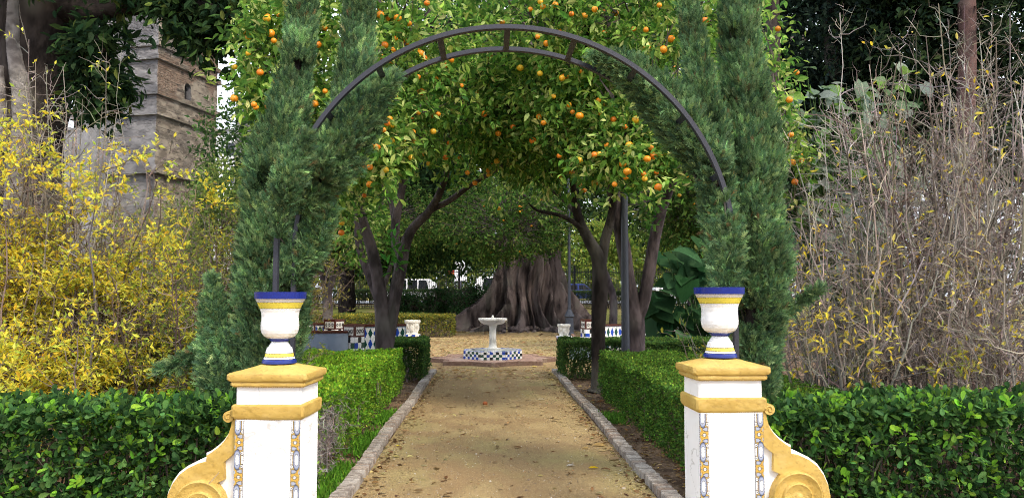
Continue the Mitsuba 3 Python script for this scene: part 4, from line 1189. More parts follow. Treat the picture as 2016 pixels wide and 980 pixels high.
YEL = [(.80, .63, .06), (.78, .70, .10), (.60, .64, .09), (.34, .44, .065), (.80, .53, .05)]
OLV = [(.27, .31, .06), (.17, .24, .05), (.42, .42, .07), (.70, .54, .05), (.10, .16, .04)]
shrub('yellow_bush', 'bright yellow autumn bush at the far left edge', (-4.55, 7.3, 0), 36, 3.45, .17, m=16, tl=.50, sub=3, leaves=15500, L=.056, palette=YEL, weights=[.38, .30, .18, .08, .06], top=.25)
shrub('yellow_bush', 'bright yellow autumn bush, second from the left, tall bare tips rising from it', (-3.75, 7.7, 0), 32, 3.1, .16, m=16, tl=.50, sub=3, leaves=15500, L=.055, palette=YEL, weights=[.26, .28, .26, .16, .04], top=.2)
shrub('yellow_bush', 'low yellow bush right behind the left front hedge', (-4.35, 6.8, 0), 26, 1.6, .34, m=12, tl=.40, sub=3, leaves=7500, L=.056, palette=YEL, weights=[.30, .28, .26, .12, .04], top=.1)
shrub('yellow_bush', 'yellow-green bush with tangled brown twigs between the yellow bushes and the juniper', (-3.2, 7.9, 0), 34, 2.2, .36, m=16, tl=.45, sub=3, leaves=6500, L=.055, palette=OLV, weights=[.30, .28, .24, .08, .10], top=-.1)
shrub('olive_bush', 'thin-leaved green and yellow bush left of the juniper, below the tower', (-3.35, 9.6, 0), 34, 3.1, .28, m=16, tl=.55, sub=3, leaves=9000, L=.055, palette=OLV, weights=[.3, .3, .2, .08, .12])
shrub('olive_bush', 'green bush behind the others, at the foot of the tower', (-4.9, 11.0, 0), 34, 3.3, .30, m=16, tl=.6, sub=3, leaves=8000, L=.06, palette=OLV, weights=[.25, .3, .15, .1, .2])
shrub('olive_bush', 'leafy dark green bush just left of the juniper column', (-3.2, 10.6, 0), 30, 2.9, .22, m=16, tl=.5, sub=3, leaves=7000, L=.06, palette=OLV, weights=[.25, .35, .08, .02, .3])
# bare tips with a few leaves
shrub('tall_bare_shoots', 'long bare grey shoots standing in front of the left fig trunk', (-4.35, 7.6, 0), 38, 4.3, .16, m=26, tl=.32, sub=1, leaves=620, L=.05, palette=YEL, weights=[.1, .15, .35, .4, 0], wood=((.27, .24, .215), (.20, .175, .155)), r=(.0075, .0038, .0026), top=1.2, cat='shoots')
shrub('tall_bare_shoots', 'single tall bare shoot with thorny side twigs right of the juniper, before the black evergreen', (3.699, 8.400, 1.729)[:2] + (0,), 5, 4.75, .05, m=34, tl=.34, sub=1, foot=.08, wood=((.34, .30, .27),), r=(.0085, .004, .0026), cat='shoots', ang=.75)
shrub('tall_bare_shoots', 'fan of tall bare shoots above the middle of the bare bushes', (4.280, 8.200, 1.726)[:2] + (0,), 16, 4.3, .12, m=28, tl=.34, sub=1, wood=((.36, .33, .30), (.27, .24, .22)), r=(.0085, .004, .0026), cat='shoots', ang=.7)
shrub('tall_bare_shoots', 'fan of tall bare shoots in front of the reddish trunk at the upper right', (5.049, 8.000, 1.723)[:2] + (0,), 26, 4.75, .13, m=30, tl=.34, sub=1, wood=((.36, .33, .30), (.27, .24, .22)), r=(.0085, .004, .0026), cat='shoots', ang=.7)
GREYW = ((.240, .203, .176), (.16, .132, .114), (.36, .318, .282), (.085, .066, .055))
BY = [(.80, .58, .04), (.62, .56, .08), (.78, .64, .16)]
for lab_, b_, n_, h_, sp_, m_ in (('bare grey bush nearest the right juniper', (3.35, 7.3, 0), 20, 3.0, .22, 18), ('bare grey bush in the middle right, tangled twigs with a few yellow leaves', (4.15, 7.5, 0), 27, 3.9, .20, 20),
                                  ('bare grey bush at the right edge, tall bare tips', (5.0, 7.5, 0), 34, 4.6, .19, 20), ('lower bare bush behind the right front hedge', (4.5, 6.8, 0), 30, 2.0, .40, 16), ('bare bush filling the gap behind, far right', (5.4, 8.8, 0), 22, 4.6, .24, 20), ('bare bush filling the gap behind, towards the juniper', (3.9, 8.7, 0), 13, 3.0, .26, 18)):
    shrub('bare_bush', lab_, b_, n_, h_, sp_, m=m_, tl=.62, sub=3, leaves=340, L=.070, Wd=.34, palette=BY, wood=GREYW, r=(.0135, .0037, .0022), cat='bush', top=-.6, ang=.62)
shrub('thorny_sprig', 'thin arching twigs with yellow-green leaves left of the right urn', (2.077, 6.600, 1.351)[:2] + (0.6,), 12, 1.1, .55, lean=(-.55, 0, .1), m=6, tl=.3, sub=0, leaves=150, L=.055, palette=[(.5, .42, .06), (.25, .32, .06)], wood=((.28, .24, .2),), r=(.004, .0022, .0015), cat='twigs', foot=.08)
shrub('yellow_sprig', 'low sprig of yellow and green leaves above the right front hedge', (4.058, 6.550, 0.828)[:2] + (.55,), 12, .75, .5, m=7, tl=.22, sub=1, leaves=240, L=.062, Wd=.36, palette=[(.80, .62, .07), (.5, .52, .1), (.3, .36, .08)], wood=((.24, .2, .16),), r=(.004, .0024, .0016), cat='twigs', foot=.12)
shrub('yellow_sprig', 'small sprig of yellow leaves in the bare bush just right of the juniper', (3.094, 6.700, 1.124)[:2] + (.9,), 9, .8, .5, m=7, tl=.22, sub=1, leaves=150, L=.062, Wd=.36, palette=[(.82, .63, .07), (.7, .6, .1)], wood=((.24, .2, .16),), r=(.004, .0024, .0016), cat='twigs', foot=.12)
shrub('olive_bush', 'olive winter bush behind the glorieta bench, right of the juniper column', (-5.2, 19.5, 0), 40, 3.6, .32, m=16, tl=.7, sub=3, leaves=8000, L=.075, palette=[(.22, .22, .05), (.15, .15, .05), (.34, .30, .06)], r=(.016, .006, .003))
shrub('olive_bush', 'pale olive bush behind the left tiled benches', (-6.6, 24.5, 0), 40, 4.6, .34, m=16, tl=.9, sub=3, leaves=8000, L=.10, palette=[(.22, .23, .06), (.13, .14, .05), (.30, .28, .07)], r=(.02, .008, .004))
for i_, (px_, x_, y_, h_) in enumerate(((0, -2.7, 44.5, 1.9), (0, -0.9, 43.0, 2.4), (0, -4.6, 45, 1.3))):
    shrub('green_shrub', ['dense green shrub before the railing, left of the fig trunk', 'smaller dense green shrub touching the fig roots', 'dense green shrub before the railing, below the white car'][i_], (x_, y_, float(terrain(y_))), 40, h_, .42, m=16, tl=.7, sub=2, leaves=5200, L=.17, palette=[(.05, .13, .04), (.08, .18, .05), (.035, .095, .032)], r=(.02, .008, .004))
scene['bark_red'] = princ(proc(bark_fn((.045, .028, .026), (.12, .07, .062), .35)), .9, specular=.15)


# ---- big-leaved plants -----------------------------------------------------------------------------------------
def big_leaf_mesh(L, droop, cup):
    nu, nv = 9, 7
    u = np.linspace(0, 1, nu)
    w = .52 * np.sin(PI * np.clip(u * .86 + .14, 0, 1)) ** .8 * (1 - .35 * u)
    w[0] = .26
    w[-1] = .005
    v = np.linspace(-1, 1, nv)
    P = np.stack([u[:, None] + 0 * v, w[:, None] * v, cup * np.abs(v) * w[:, None] - droop * (u[:, None] ** 2) + .02 * np.cos(v * 9) * w[:, None]], -1) * L
    P[0, :, 0] -= .16 * L * np.abs(v)
    i, j = np.meshgrid(np.arange(nu - 1), np.arange(nv - 1), indexing='ij')
    q = np.stack([i * nv + j, (i + 1) * nv + j, (i + 1) * nv + j + 1, i * nv + j + 1], -1).reshape(-1, 4)
    return P.reshape(-1, 3), np.vstack([q[:, [0, 1, 2]], q[:, [0, 2, 3]]])


def big_leaf_plant(label, base, spots, L, cols, name='big_leaf_plant'):
    k = thing(name, label, 'plant')
    mb = MB()
    for p in spots:
        p = np.array(p)
        l = L * rng.uniform(.75, 1.2)
        v, f = big_leaf_mesh(l, rng.uniform(.15, .5), rng.uniform(.1, .5))
        a = rng.uniform(0, 2 * PI)
        out = norm(np.array([math.cos(a) * .8, math.sin(a) * .5 - .75, rng.uniform(-.7, .15)]))
        N = norm(np.array([rng.normal(0, .35), -.45 + rng.normal(0, .3), .75]))
        Yv = norm(np.cross(N, out))
        Z = np.cross(out, Yv)
        w = p + v[:, :1] * out + v[:, 1:2] * Yv + v[:, 2:] * Z
        c = pal(1, cols, None, .15)[0]
        put('leaf', (w, f), 'leaf', k, smooth=True, color=np.repeat(c[None], len(w), 0))
        b = np.array(base) + np.array([rng.normal(0, .12), rng.normal(0, .12), 0])
        t = np.linspace(0, 1, 6)[:, None]
        q = b * (1 - t) + p * t + np.array([0, 0, .22]) * np.sin(PI * t)
        mb.add(*tube(q, np.linspace(.016, .007, 6), 5))
    put('stalks', mb.mesh(), 'stalk', k, smooth=True, kind='stuff')


scene['stalk'] = princ(rgb(.07, .13, .04), .6, specular=.3)
sp_ = [rng.uniform((3.55, 16.1, .3), (4.9, 17.2, 2.75)) + rng.normal(0, .1, 3) for _ in range(85)]
big_leaf_plant('dark elephant-ear plant with drooping heart leaves left of the right urn', (4.493, 16.600, 0.427)[:2] + (0,), sp_, .52, [(.020, .062, .022), (.032, .085, .030), (.055, .13, .05)])
sp_ = [rng.uniform((4.15, 9.8, 1.7), (5.7, 11.2, 4.6)) + rng.normal(0, .12, 3) for k in range(400)]
big_leaf_plant('grey-green climbing plant with large round leaves behind the bare bushes', (5.217, 11.000, 1.769)[:2] + (0,), sp_, .21, [(.18, .25, .17), (.13, .21, .10), (.14, .26, .05), (.22, .29, .21)], 'broad_leaf_climber')


# ================= OBJECTS ======================================================================
def sqlathe(prof, seg=10, ch=.012, wob=.0025, seed=0, dx=1.0, dy=1.0):
    """A square 'lathe': rows (half width, z), slightly chamfered corners and hand-made unevenness."""
    rows = []
    for a, b in zip(prof[:-1], prof[1:]):
        L = math.hypot(b[0] - a[0], b[1] - a[1])
        k = max(1, int(L / .04))
        for i in range(k):
            t = i / k
            rows.append((a[0] + (b[0] - a[0]) * t, a[1] + (b[1] - a[1]) * t))
    rows.append(prof[-1])
    ring = []
    for s in range(4):
        c0, c1 = s * PI / 2 - PI / 4, s * PI / 2 + PI / 4
        ring += [(s, t) for t in np.linspace(-1, 1, seg)]
    V = []
    for hw, z in rows:
        c = min(ch, hw * .5)
        pts = []
        for s, t in ring:
            x, y = hw, t * (hw - c)
            r = rotz(s * PI / 2)
            p = r @ np.array([x, y, 0])
            pts.append((p[0] * dx, p[1] * dy, z))
        V.append(pts)
    V = np.array(V, float)
    n = len(ring)
    V[..., :2] += ((meshkit.fbm(V * 9 + seed, 3, seed)[..., None] - .5) * 2 * wob) * norm(V[..., :2] + 1e-9)
    V[..., 2] += (meshkit.fbm(V * 7 + seed + 40, 3, seed) - .5) * 2 * wob
    i, j = np.meshgrid(np.arange(len(rows) - 1), np.arange(n), indexing='ij')
    q = np.stack([i * n + j, i * n + (j + 1) % n, (i + 1) * n + (j + 1) % n, (i + 1) * n + j], -1).reshape(-1, 4)
    f = np.vstack([q[:, [0, 1, 2]], q[:, [0, 2, 3]]])
    return trimesh.Trimesh(V.reshape(-1, 3), f, process=False)


def mirror(m, s):
    if isinstance(m, tuple):
        m = trimesh.Trimesh(m[0], MB().add(*m).mesh()[1], process=False)
    m = m.copy()
    if s < 0:
        m.vertices[:, 0] *= -1
        m.faces = m.faces[:, ::-1]
    return m


ZX = lambda zx, zy: ((320 + zx / 2.228 - 528) / 318.7, 1.6 - (540 + zy / 2.228 - 583) / 318.7)
TRIM = [ZX(*p) for p in ((318, 612), (300, 632), (297, 650), (288, 682), (270, 712), (246, 738), (215, 762), (193, 775), (193, 802), (150, 812), (112, 830), (76, 858), (48, 897), (30, 940), (21, 985), (22, 1030), (34, 1075), (58, 1115), (92, 1145), (130, 1160),
                                 (320, 1160), (320, 1100), (285, 985), (270, 930), (240, 890), (272, 876), (268, 802), (290, 785), (312, 765), (321, 752))]
BACK = [ZX(*p) for p in ((330, 600), (296, 616), (290, 650), (280, 682), (262, 710), (238, 734), (207, 757), (184, 768), (184, 796), (145, 803), (106, 822), (68, 850), (39, 891), (20, 938), (11, 985), (12, 1035), (24, 1082), (50, 1124), (50, 1300), (330, 1300))]
PIL = []
for s, base, ang, dz, nm in ((-1, (-1.305, 4.700, 0.402), -3.6, 0.0, 'left'), (1, (1.479, 4.700, 0.380), 1.4, .03, 'right')):
    root = thing('gate_pillar', 'white and ochre gate pillar with scroll bracket on the %s side of the path' % nm, 'pillar', 'gate pillars flanking the path')
    ctr = np.array([base[0], 4.7 + .19, 0])
    place = T().translate(ctr.tolist()).rotate([0, 0, 1], ang)
    PIL.append((ctr, ang, dz))
    q_ = .95 if s < 0 else .85
    fy = .1985 * (q_ - .95)   # the right pillar is a little less deep; the fronts stay flush
    g = -s   # outlines are drawn for the left pillar, whose bracket points to -x

    def pp(name, mesh, b, parent=root, smooth=30, **k):
        if parent == root and name != 'bracket':
            mesh.apply_translation([0, fy, 0])
        return put(name, mirror(mesh, g), b, parent, smooth=smooth, to_world=place, **k)
    pp('shaft', sqlathe([(.1985, 0), (.1985, .872 + dz)], wob=.002, dy=q_), 'plaster')
    pp('band', sqlathe([(.196, .862 + dz), (.204, .866 + dz), (.216, .884 + dz), (.219, .93 + dz), (.217, .945 + dz), (.208, .952 + dz), (.19, .953 + dz)], wob=.004, seed=3, dy=q_ + .01), 'ochre')
    pp('neck', sqlathe([(.1965, .951 + dz), (.1965, 1.062 + dz)], wob=.002, seed=5, dy=q_), 'plaster')
    pp('cap', sqlathe([(.19, 1.055 + dz), (.214, 1.057 + dz), (.224, 1.066 + dz), (.225, 1.080 + dz), (.221, 1.088 + dz), (.234, 1.094 + dz), (.241, 1.106 + dz), (.241, 1.130 + dz), (.237, 1.138 + dz), (.12, 1.169 + dz), (.10, 1.176 + dz), (.001, 1.177 + dz)], wob=.005, seed=s + 9, dy=q_ + .02, ch=.016), 'ochre')
    # tile strips on the front and (right pillar only shows front) both edges of the face
    for xo in (-.170, .170):
        top = .858 + dz
        k = 0
        while top > .06:
            hgt = .2045 if k else .128
            bx = trimesh.creation.box((.054, .008, hgt - .002))
            bx.apply_translation([xo, -.1905, top - hgt / 2])
            v = bx.vertices
            u0 = (v[:, 0] - (xo - .027)) / .054
            u0 = 1 - u0 if xo < 0 else u0
            v0 = 1 - (top - v[:, 2]) / .2045 if k else 1 - (top - v[:, 2] + (.2045 - .128)) / .2045
            # mesh is mirrored for the right pillar: keep the ovals on the outer side
            mm = mirror(bx, g)
            put('tile', (mm.vertices, mm.faces), 'strip_tile', root, uv=np.stack([np.clip(u0, 0, 1), np.clip(v0, 0, 1)], 1), to_world=place)
            top -= hgt
            k += 1
    br = pp('bracket', extrude(BACK, .20, 'xz').apply_translation([0, -.125, dz]), 'plaster', smooth=False)
    trim = extrude(TRIM, .04, 'xz').apply_translation([0, -.158, dz])
    pp('scroll', trim, 'ochre', br, smooth=25)
    c = np.array([ZX(287, 610)[0], 0, ZX(287, 610)[1]])
    cyl = lathe([(0, 0), (.029, 0), (.033, .005), (.033, .10), (0, .10)], 24)
    rot90 = lambda m, off: (np.stack([m[0][:, 0], -m[0][:, 2], m[0][:, 1]], 1) + off, m[1][:, ::-1])
    pp('curl', rot90(cyl, c + np.array([0, -.07, dz])), 'ochre', br, smooth=40)
    aa = np.linspace(0, 2.2 * PI, 30)
    sp = np.stack([.026 * (1 - aa / 8) * np.cos(aa), 0 * aa, .026 * (1 - aa / 8) * np.sin(aa)], 1) + c + np.array([0, -.171, dz])
    pp('curl', tube(sp, .006, 6), 'ochre', br, smooth=True)
    c = np.array([ZX(172, 990)[0], 0, ZX(172, 990)[1]])
    disc = lathe([(0, .012), (.020, .012), (.03, .006), (.045, .002), (.075, .012), (.086, .018), (.092, .012), (.096, -.002), (.125, .0), (.142, .012), (.150, .016), (.158, .008), (.160, -.03), (.160, -.08)], 56)
    pp('volute', rot90(disc, c + np.array([0, -.172, dz])), 'ochre', br, smooth=50)

# ---- urns ---------------------------------------------------------------------------------------
BLU, CREAM, YELW, WHT, DRK = (.013, .026, .20), (.60, .56, .53), (.72, .60, .085), (.78, .78, .78), (.03, .03, .05)
UP = [(0, .430, DRK), (45.5, .430, BLU), (49, .436, BLU), (49.2, .444, BLU), (48.5, .402, BLU), (46.5, .400, CREAM), (43.6, .3805, DRK), (43.3, .378, YELW), (38.4, .3435, DRK), (38.0, .3405, WHT), (35.6, .318, WHT), (34.8, .29, WHT), (35.4, .26, WHT), (36.0, .235, WHT), (35.6, .21, WHT), (33.5, .188, WHT), (29.5, .17, CREAM), (23.5, .158, BLU), (18.5, .148, BLU), (17.2, .138, DRK), (15.0, .134, WHT), (16.5, .127, WHT), (19.5, .112, WHT), (20.5, .104, WHT),
      (23.5, .097, WHT), (25.0, .08, WHT), (26.0, .066, DRK), (26.2, .063, YELW), (27.5, .044, DRK), (27.8, .041, WHT), (29.5, .030, DRK), (29.7, .027, BLU), (32.0, .020, BLU), (32.6, .004, BLU), (30, .0, BLU)]
for (ctr, ang, dz), nm in ((PIL[0], 'left'), (PIL[1], 'right')):
    root = thing('glazed_urn', 'blue, yellow and white glazed urn on the %s gate pillar' % nm, 'urn', 'glazed urns on the gate pillars')
    rows = np.array([(r / 309.0, z + (.006 if i else 0)) for i, (r, z, _) in enumerate(UP)])
    rows[:, 1] *= 1.0
    cols = np.array([c for _, _, c in UP])[:-1]
    # hand-painted: split each row finely and waver the colour edge a little
    pr_, pc_ = [], []
    for i in range(len(rows) - 1):
        for t in np.linspace(0, 1, 3, endpoint=False):
            pr_.append(rows[i] * (1 - t) + rows[i + 1] * t)
            pc_.append(cols[i])
    pr_.append(rows[-1])
    split = next(i for i, r in enumerate(pr_) if r[1] <= .1405 and i > 20)
    for part, a, b in (('bowl', 0, split), ('foot', split, len(pr_) - 1)):
        v, f, c = lathe(pr_[a:b + 1], 56, (0, 0, 0), pc_[a:b])
        f = f[:, ::-1]
        c = np.clip(c * (1 + .10 * (meshkit.fbm(v * 60, 3, 2)[:, None] - .5) * 2), .01, .85)
        v = v + ((meshkit.fbm(v * 14, 2, 7) - .5)[:, None] * .0015) * np.array([1, 1, .3])
        put(part, (v, f), 'glaze', root, smooth=True, color=c, to_world=T().translate([float(ctr[0]), float(ctr[1]), 1.1765 + dz]))

# ---- the arch ---------------------------------------------------------------------------------------
arch_root = thing('garden_arch', 'dark iron double hoop arch over the path, half overgrown by the junipers', 'arch')


def sqbar(p, w, h, up):
    """A flat bar along p, w across the local side, h along the local up (given per point)."""
    p = np.asarray(p, float)
    t = norm(np.gradient(p, axis=0))
    u = norm(up - t * (up * t).sum(1, keepdims=True))
    sd = np.cross(t, u)
    c = [(-w, -h), (w, -h), (w, h), (-w, h)]
    v = np.stack([p + sd * a / 2 + u * b / 2 for a, b in c], 1)
    k = len(p)
    i, j = np.meshgrid(np.arange(k - 1), np.arange(4), indexing='ij')
    q = np.stack([i * 4 + j, i * 4 + (j + 1) % 4, (i + 1) * 4 + (j + 1) % 4, (i + 1) * 4 + j], -1).reshape(-1, 4)
    q = np.vstack([q, [[3, 2, 1, 0]], [[4 * k - 4, 4 * k - 3, 4 * k - 2, 4 * k - 1]]])
    return v.reshape(-1, 3), np.vstack([q[:, [0, 1, 2]], q[:, [0, 2, 3]]])


AC = (0.129, 5.150, 1.896)
top_f = (0.129, 5.150, 3.432)
AR = top_f[2] - AC[2]
AX = (0.129, 5.150, 2.570)[0]
YF, YB = 5.15, 5.62
for yh in (YF, YB):
    a = np.linspace(PI, 0, 61)
    arc = np.stack([AX + AR * np.cos(a), np.full(61, yh), AC[2] + AR * np.sin(a)], 1)
    up = np.stack([np.cos(a), 0 * a, np.sin(a)], 1)
    p = np.vstack([[AX - AR, yh, 0], [AX - AR, yh, AC[2] * .5], arc, [AX + AR, yh, AC[2] * .5], [AX + AR, yh, 0]])
    u = np.vstack([[-1, 0, 0], [-1, 0, 0], up, [1, 0, 0], [1, 0, 0]])
    put('hoop', sqbar(p, .044, .030, u), 'iron', arch_root)
for a in np.radians([160, 142.5, 125, 107.5, 90, 72.5, 55, 37.5, 20]):
    c = np.array([AX + (AR - .006) * math.cos(a), 0, AC[2] + (AR - .006) * math.sin(a)])
    u = np.array([[math.cos(a), 0, math.sin(a)]] * 2)
    put('strut', sqbar(np.array([c + [0, YF + .024, 0], c + [0, YB - .024, 0]]), .042, .018, u), 'iron', arch_root)

# ---- fountain -----------------------------------------------------------------------------------------
fo = thing('fountain', 'small marble fountain with chequered octagonal basin on a star-shaped brick step', 'fountain')
FC = np.array([(0.116, 19.000, 0.144)[0], 19.0])


def star(r, q):
    return [(FC[0] + (r if k % 2 == 0 else q) * math.sin(k * PI / 8), FC[1] - (r if k % 2 == 0 else q) * math.cos(k * PI / 8)) for k in range(16)]


m_ = trimesh.creation.extrude_polygon(Polygon(star(1.60, 1.24)), .095, engine='earcut')
step = put('step', (m_.vertices, m_.faces), 'red_brick', fo)
bb = MB()
st = np.array(star(1.615, 1.252))
for k in range(16):
    a, b = st[k], st[(k + 1) % 16]
    L = np.linalg.norm(b - a)
    n_ = int(L / .068)
    for i in range(n_):
        q = a + (b - a) * (i + .5) / n_
        x = box((0, 0, 0), (L / n_ - .008, .12, .102))
        d_ = (b - a) / L
        x.vertices = x.vertices @ rotz(math.atan2(d_[1], d_[0])).T + np.array([q[0] - d_[1] * .052, q[1] + d_[0] * .052, .052 + rng.normal(0, .003)])
        bb.m(x)
put('brick_edging', bb.mesh(), 'red_brick', step, kind='stuff')
ba = numbered(fo + '__basin')
R8 = .70
oc = [(FC[0] + R8 / math.cos(PI / 8) * math.cos(PI / 8 + k * PI / 4), FC[1] + R8 / math.cos(PI / 8) * math.sin(PI / 8 + k * PI / 4)) for k in range(8)]
ring = Polygon(oc).difference(Polygon(oc).buffer(-.10))
m_ = trimesh.creation.extrude_polygon(ring, .192, engine='earcut').apply_translation([0, 0, .094])
scene[ba] = mikit.ply((m_.vertices, m_.faces), 'marble')
TC = {'w': (.72, .72, .70), 'b': (.02, .06, .34), 'k': (.012, .018, .02), 'g': (.012, .06, .045)}
for k in range(8):
    a, b = np.array(oc[k]), np.array(oc[(k + 1) % 8])
    d_ = (b - a) / np.linalg.norm(b - a)
    nrm = np.array([d_[1], -d_[0]])
    for i in range(8):
        for j in range(3):
            col = 'w' if (i + j + k) % 2 else 'bkbg'[rng.integers(4)]
            q = a + (b - a) * (i + .5) / 8 + nrm * .004
            t_ = box((0, 0, 0), (.0695, .010, .060))
            t_.vertices = t_.vertices @ rotz(math.atan2(d_[1], d_[0])).T + np.array([q[0], q[1], .127 + j * .0625])
            put('tile', (t_.vertices, t_.faces), 'glaze', ba, color=np.repeat([TC[col]], 8, 0))
    # blue and white tiles on the rim
    for i in range(7):
        q = a + (b - a) * (i + .5) / 7 - nrm * .048
        t_ = box((0, 0, 0), (.079, .096, .010))
        t_.vertices = t_.vertices @ rotz(math.atan2(d_[1], d_[0])).T + np.array([q[0], q[1], .2895])
        put('rim_tile', (t_.vertices, t_.faces), 'glaze', ba, color=np.repeat([TC['w' if i % 2 else 'b']], 8, 0))
wm = trimesh.creation.extrude_polygon(Polygon(oc).buffer(-.104), .13, engine='earcut').apply_translation([0, 0, .10])
put('water', (wm.vertices, wm.faces), 'pool_water', fo)
scene['pool_water'] = princ(rgb(.06, .085, .07), .08, specular=.6)
put('column', lathe([(0, .20), (.135, .20), (.135, .33), (.10, .36), (.088, .42), (.082, .76), (.09, .87), (.12, .905), (.0, .91)], 32, (FC[0], FC[1], 0)), 'marble', fo, smooth=40)
bowl = put('bowl', lathe([(0, .895), (.12, .898), (.22, .915), (.31, .965), (.335, 1.01), (.355, 1.018), (.358, 1.055), (.34, 1.06), (.32, 1.045), (.29, 1.01), (.0, .99)], 48, (FC[0], FC[1], 0)), 'marble', fo, smooth=40)
put('spout', lathe([(0, .99), (.03, .99), (.022, 1.06), (.03, 1.09), (.018, 1.13), (0, 1.14)], 16, (FC[0], FC[1], 0)), 'marble', bowl, smooth=40)
wj = MB()
for a in (-.35, .05, .4, 2.6, -2.2):
    t = np.linspace(0, 1, 8)
    x, y = FC[0] + (.352 + .05 * t) * math.cos(a), FC[1] + (.352 + .05 * t) * math.sin(a)
    wj.add(*tube(np.stack([x, y, 1.02 - .74 * t], 1), .0035, 5))
put('water_threads', wj.mesh(), 'water', fo, smooth=True)

# ---- tiled benches of the square ----------------------------------------------------------------------
BRN = (.075, .022, .016)


def tile_grid(mb, o, ux_, n, w, h, nx_, nz_, fn, lift=.006):
    """Flat tiles on a face: origin o (lower corner), along ux_, outward normal n."""
    o, ux_, n = (np.array(q, float) for q in (o, ux_, n))
    dw, dh = w / nx_, h / nz_
    for i in range(nx_):
        for j in range(nz_):
            c = fn(i, j)
            if c is None:
                continue
            p0 = o + ux_ * (i * dw + .001) + np.array([0, 0, j * dh + .001])
            e1, e2 = ux_ * (dw - .002), np.array([0, 0, dh - .002])
            q = np.array([p0, p0 + e1, p0 + e1 + e2, p0 + e2])
            v = np.vstack([q, q + n * lift])
            f = [[4, 5, 6, 7], [0, 1, 5, 4], [1, 2, 6, 5], [2, 3, 7, 6], [3, 0, 4, 7]]
            mb.add(v, np.array(f), c)


def diamonds(mb, o, ux_, n, w, h, dw, dh):
    """White field with blue and green lozenges."""
    o, ux_, n = (np.array(q, float) for q in (o, ux_, n))
    q = np.array([o, o + ux_ * w, o + ux_ * w + [0, 0, h], o + [0, 0, h]])
    v = np.vstack([q, q + n * .005])
    f = np.array([[4, 5, 6, 7], [0, 1, 5, 4], [1, 2, 6, 5], [2, 3, 7, 6], [3, 0, 4, 7]])
    mb.add(v, f, TC['w'])
    nx_, nz_ = max(1, int(w / dw)), max(1, int(h / dh))
    for i in range(nx_):
        for j in range(nz_):
            c = o + ux_ * (i + .5) * w / nx_ + np.array([0, 0, (j + .5) * h / nz_]) + n * .007
            a, b = ux_ * w / nx_ * .42, np.array([0, 0, h / nz_ * .5])
            mb.add(np.array([c - a, c - b, c + a, c + b]), np.array([[0, 1, 2], [0, 2, 3]]), TC['b'] if (i + j) % 2 else TC['g'])


def pier(parent, x, y, a, top, w=.30, name='pier'):
    """Square tiled pier with a brown-edged head that carries three small rosettes."""
    k = put(name, box((x, y, top / 2), (w, w, top), a), 'blue_render', parent)
    mb = MB()
    R = rotz(a)
    for s in range(4):
        r = R @ rotz(s * PI / 2)
        n, u = r @ np.array([0, -1.0, 0]), r @ np.array([1.0, 0, 0])
        o = np.array([x, y, 0]) + n * w / 2 - u * w / 2
        hd = .20
        tile_grid(mb, o + np.array([0, 0, .10]), u, n, w, top - hd - .13, 3, max(4, int((top - hd - .13) / .1)), lambda i, j: TC['w'] if (i + j) % 2 else TC['bkgb'[(i * 3 + j * 2) % 4]])
        for z0, hh in ((top - .03, .03), (top - hd - .03, .03)):
            tile_grid(mb, o + np.array([0, 0, z0]), u, n, w, hh, 1, 1, lambda i, j: BRN, .012)
        for uu in (0, w - .028):
            tile_grid(mb, o + u * uu + np.array([0, 0, top - hd]), u, n, .028, hd - .03, 1, 1, lambda i, j: BRN, .011)
        tile_grid(mb, o + u * .03 + np.array([0, 0, top - hd + .002]), u, n, w - .06, hd - .035, 1, 1, lambda i, j: (.55, .54, .50), .006)
        for q in range(3):
            c = o + u * (.075 + q * (w - .15) / 2) + n * .009 + np.array([0, 0, top - hd / 2 - .015])
            rr = lathe([(.018, 0), (.034, 0), (.034, .004), (.018, .004), (.018, 0)], 12)
            vv = rr[0]
            mb.add(c + vv[:, :1] * u + vv[:, 1:2] * np.array([0, 0, 1.25]) + vv[:, 2:] * n, rr[1], (.045, .045, .05))
    cap = box((x, y, top + .012), (w + .03, w + .03, .024), a)
    mb.m(cap, BRN)
    put('tile_facing', mb.mesh(), 'glaze', k, color=mb.col(), kind='stuff')
    return k


def bench_run(parent, a, b, top, seat_side, seat_h=.46):
    """A stretch of bench from a to b: back wall, brown capping, tiled seat; seat_side = +1 / -1 of the direction."""
    a, b = np.array(a, float), np.array(b, float)
    L = np.linalg.norm(b - a)
    d = (b - a) / L
    ang = math.atan2(d[1], d[0])
    n = np.array([-d[1], d[0]]) * seat_side
    c = (a + b) / 2
    put('back_wall', box((c[0], c[1], top / 2), (L, .13, top), ang), 'blue_render', parent)
    mb = MB()
    mb.m(box((c[0], c[1], top + .02), (L, .17, .045), ang), BRN)
    sc = c + n * .28
    put('seat', box((sc[0], sc[1], seat_h / 2), (L - .01, .43, seat_h), ang), 'blue_render', parent)
    mb.m(box((sc[0], sc[1], seat_h + .016), (L, .46, .03), ang), (.58, .57, .53))
    n3, d3 = np.array([n[0], n[1], 0]), np.array([d[0], d[1], 0])
    o = np.array([a[0], a[1], 0]) + n3 * .066
    u, oo = (d3, o) if np.cross(d3, [0, 0, 1.0]) @ n3 > 0 else (-d3, o + d3 * L)
    diamonds(mb, oo + u * .02 + np.array([0, 0, seat_h + .06]), u, n3, L - .04, top - seat_h - .09, .105, .15)
    diamonds(mb, oo + n3 * .43 + u * .02 + np.array([0, 0, .05]), u, n3, L - .04, seat_h - .10, .105, .15)
    mb.m(box(tuple(c + n * .075) + (seat_h + .045,), (L - .02, .012, .03), ang), (.03, .13, .08))
    put('tile_facing', mb.mesh(), 'glaze', parent, color=mb.col(), kind='stuff')


